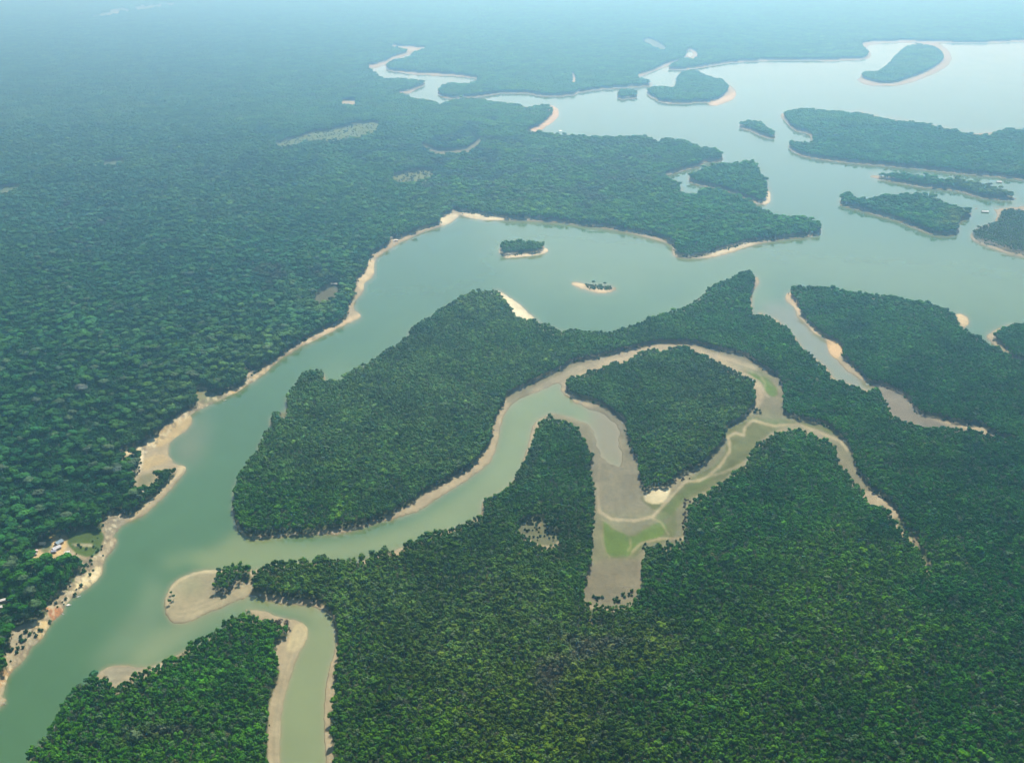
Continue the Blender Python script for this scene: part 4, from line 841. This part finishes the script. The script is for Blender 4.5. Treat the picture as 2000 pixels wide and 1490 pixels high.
hut(1924,415,24,9,3,-4,(0.66,0.70,0.68),'white floating house off the scrubby point','floating_house','floating house',stilts=False,z=0.3)
FARH = [(779,252),(914,264),(902,304),(708,336),(912,126),(956,130),(422,307),(463,291),(449,300),(505,285),(1000,0)]
for x, y in FARH[:-1]:
    if y < 200: lab = 'distant white dot of a house, %s beyond the far inlet' % ('the left one' if x < 930 else 'the right one')
    else: lab = {779:'tiny white house right of the long tan field',914:'tiny white house above the curved pale track',902:'white house just below the curved pale track',708:'tiny white house in the forest below the tan field',
                 422:'leftmost tiny house in the hazy left forest',463:'topmost tiny house in the hazy left forest',449:'second tiny house from the left in the hazy left forest',505:'rightmost tiny house in the hazy left forest'}[x]
    # stands on a small clearing between the crowns, raised to the height of the slope
    hut(x, y, 22 if y < 200 else 15, 12 if y < 200 else 9, 9, rng.uniform(-20, 20), WHITE, lab, 'house', 'house', True, 'scattered houses in the far forest')
def boat(px, py, L, rz, c, label, roof=False):
    X, Y = p2w(px, py); e = bpy.data.objects.new('boat', None); sc.collection.objects.link(e); e.location = (float(X), float(Y), 0.05); e.rotation_euler = (0, 0, R(rz)); tag(e, label, 'boat')
    ts = np.linspace(-1, 1, 9); v = []; f = []
    for t in ts:
        wd = L*0.11*(1-abs(t)**2.6)+0.03; zt = 0.45+0.35*t*t; v += [(t*L/2, -wd, zt), (t*L/2, -wd*.6, -.12), (t*L/2, wd*.6, -.12), (t*L/2, wd, zt), (t*L/2*.97, wd*.85, zt-.02), (t*L/2*.97, wd*.5, .02), (t*L/2*.97, -wd*.5, .02), (t*L/2*.97, -wd*.85, zt-.02)]
    for i in range(8):
        for k in range(8): a = i*8; f.append([a+k, a+(k+1) % 8, a+8+(k+1) % 8, a+8+k])
    link('hull', mesh_from('hull', v, f, principled('hull_paint', c, 0.4, 0.4, nscale=1.5)), None, e)
    link('bench', mesh_from('bench', *boxm([(-L*.2-.15, -L*.2+.15, -L*.08, L*.08, .3, .36), (L*.15-.15, L*.15+.15, -L*.08, L*.08, .3, .36)]), MW), None, e)
    if roof:
        link('canopy', mesh_from('canopy', *boxm([(-L*.25, L*.2, -L*.1, L*.1, 1.9, 1.98)]), roofmat(WHITE)), None, e)
        for sx in (-.22, .17):
            for sy in (-.08, .08): link('post', mesh_from('post', *boxm([(sx*L-.05, sx*L+.05, sy*L-.05, sy*L+.05, .3, 1.9)]), MW), None, e)
boat(153,1165,8,30,(0.6,0.6,0.58),'small pale boat at the foot of the cream beach'); boat(134,1182,9,20,(0.75,0.75,0.72),'white boat drawn up above the orange bank',True)
boat(123,1199,6,-30,(0.5,0.52,0.5),'smallest boat just beside the orange bank'); boat(439,782,8,35,(0.75,0.75,0.7),'white boat on the river below the rocky bank')
boat(1095,256,34,10,(0.10,0.16,0.18),'dark boat on the far lake off the curved beach',True)
def log(px, py, L, rz, r0, label, branches=4):
    X, Y = p2w(px, py); z = float(sample(Z, np.array([px]), np.array([py]))[0]); e = bpy.data.objects.new('fallen_tree', None); sc.collection.objects.link(e)
    e.location = (float(X), float(Y), max(z, 0)+r0*.7); e.rotation_euler = (0, 0, R(rz)); tag(e, label, 'fallen tree')
    tv_, tf_ = trunk_arrays(L/0.62, r0, 8, limbs=0); v = np.stack([tv_[:, 2]-L/2, tv_[:, 0], tv_[:, 1]], -1); m = principled('grey_wood', (0.30, 0.27, 0.22), 0.9, 0.1, nscale=1.0)
    link('trunk', mesh_from('trunk', v, tf_, m), None, e)
    for k in range(branches):
        a = rng.uniform(-.8, .8); x0 = L*(.1+.1*k); q, qf = trunk_arrays(L*.4, r0*.35, 30+k, limbs=0)
        v = np.stack([x0+q[:, 2]*math.cos(a), q[:, 0]+q[:, 2]*math.sin(a), q[:, 1]+q[:, 2]*.15], -1); link('branch', mesh_from('branch', v, qf, m), None, e)
log(1225,1148,14,5,.5,'pale fallen tree lying on the lower mud flat'); log(1219,1011,9,-25,.35,'small grey log on the middle of the mud flat',2)
log(967,858,15,2,.35,'thin straight trunk lying across the channel bank',0); log(4,1374,14,-8,.4,'dead tree lying in the water at the left edge'); log(331,1168,8,60,.25,'driftwood log on the tip of the wide sand bar',2)

# ------------------------------------------------------------------ air
def haze():
    v, f = boxm([(-90000, 90000, -25000, 110000, -8, HC+30)]); m, n, o = mat('hazy_air'); me = mesh_from('haze', v, f, m); pvn = n.nodes.new('ShaderNodeVolumePrincipled')
    pvn.inputs['Color'].default_value = (0.305, 0.655, 1.0, 1); pvn.inputs['Absorption Color'].default_value = (1, 1, 1, 1)
    pvn.inputs['Density'].default_value = 0.000125; pvn.inputs['Anisotropy'].default_value = 0.76
    n.links.new(pvn.outputs[0], o.inputs['Volume'])
    tag(link('haze', me), 'blue white haze thickening toward the far forest', 'haze', kind='stuff')
haze()
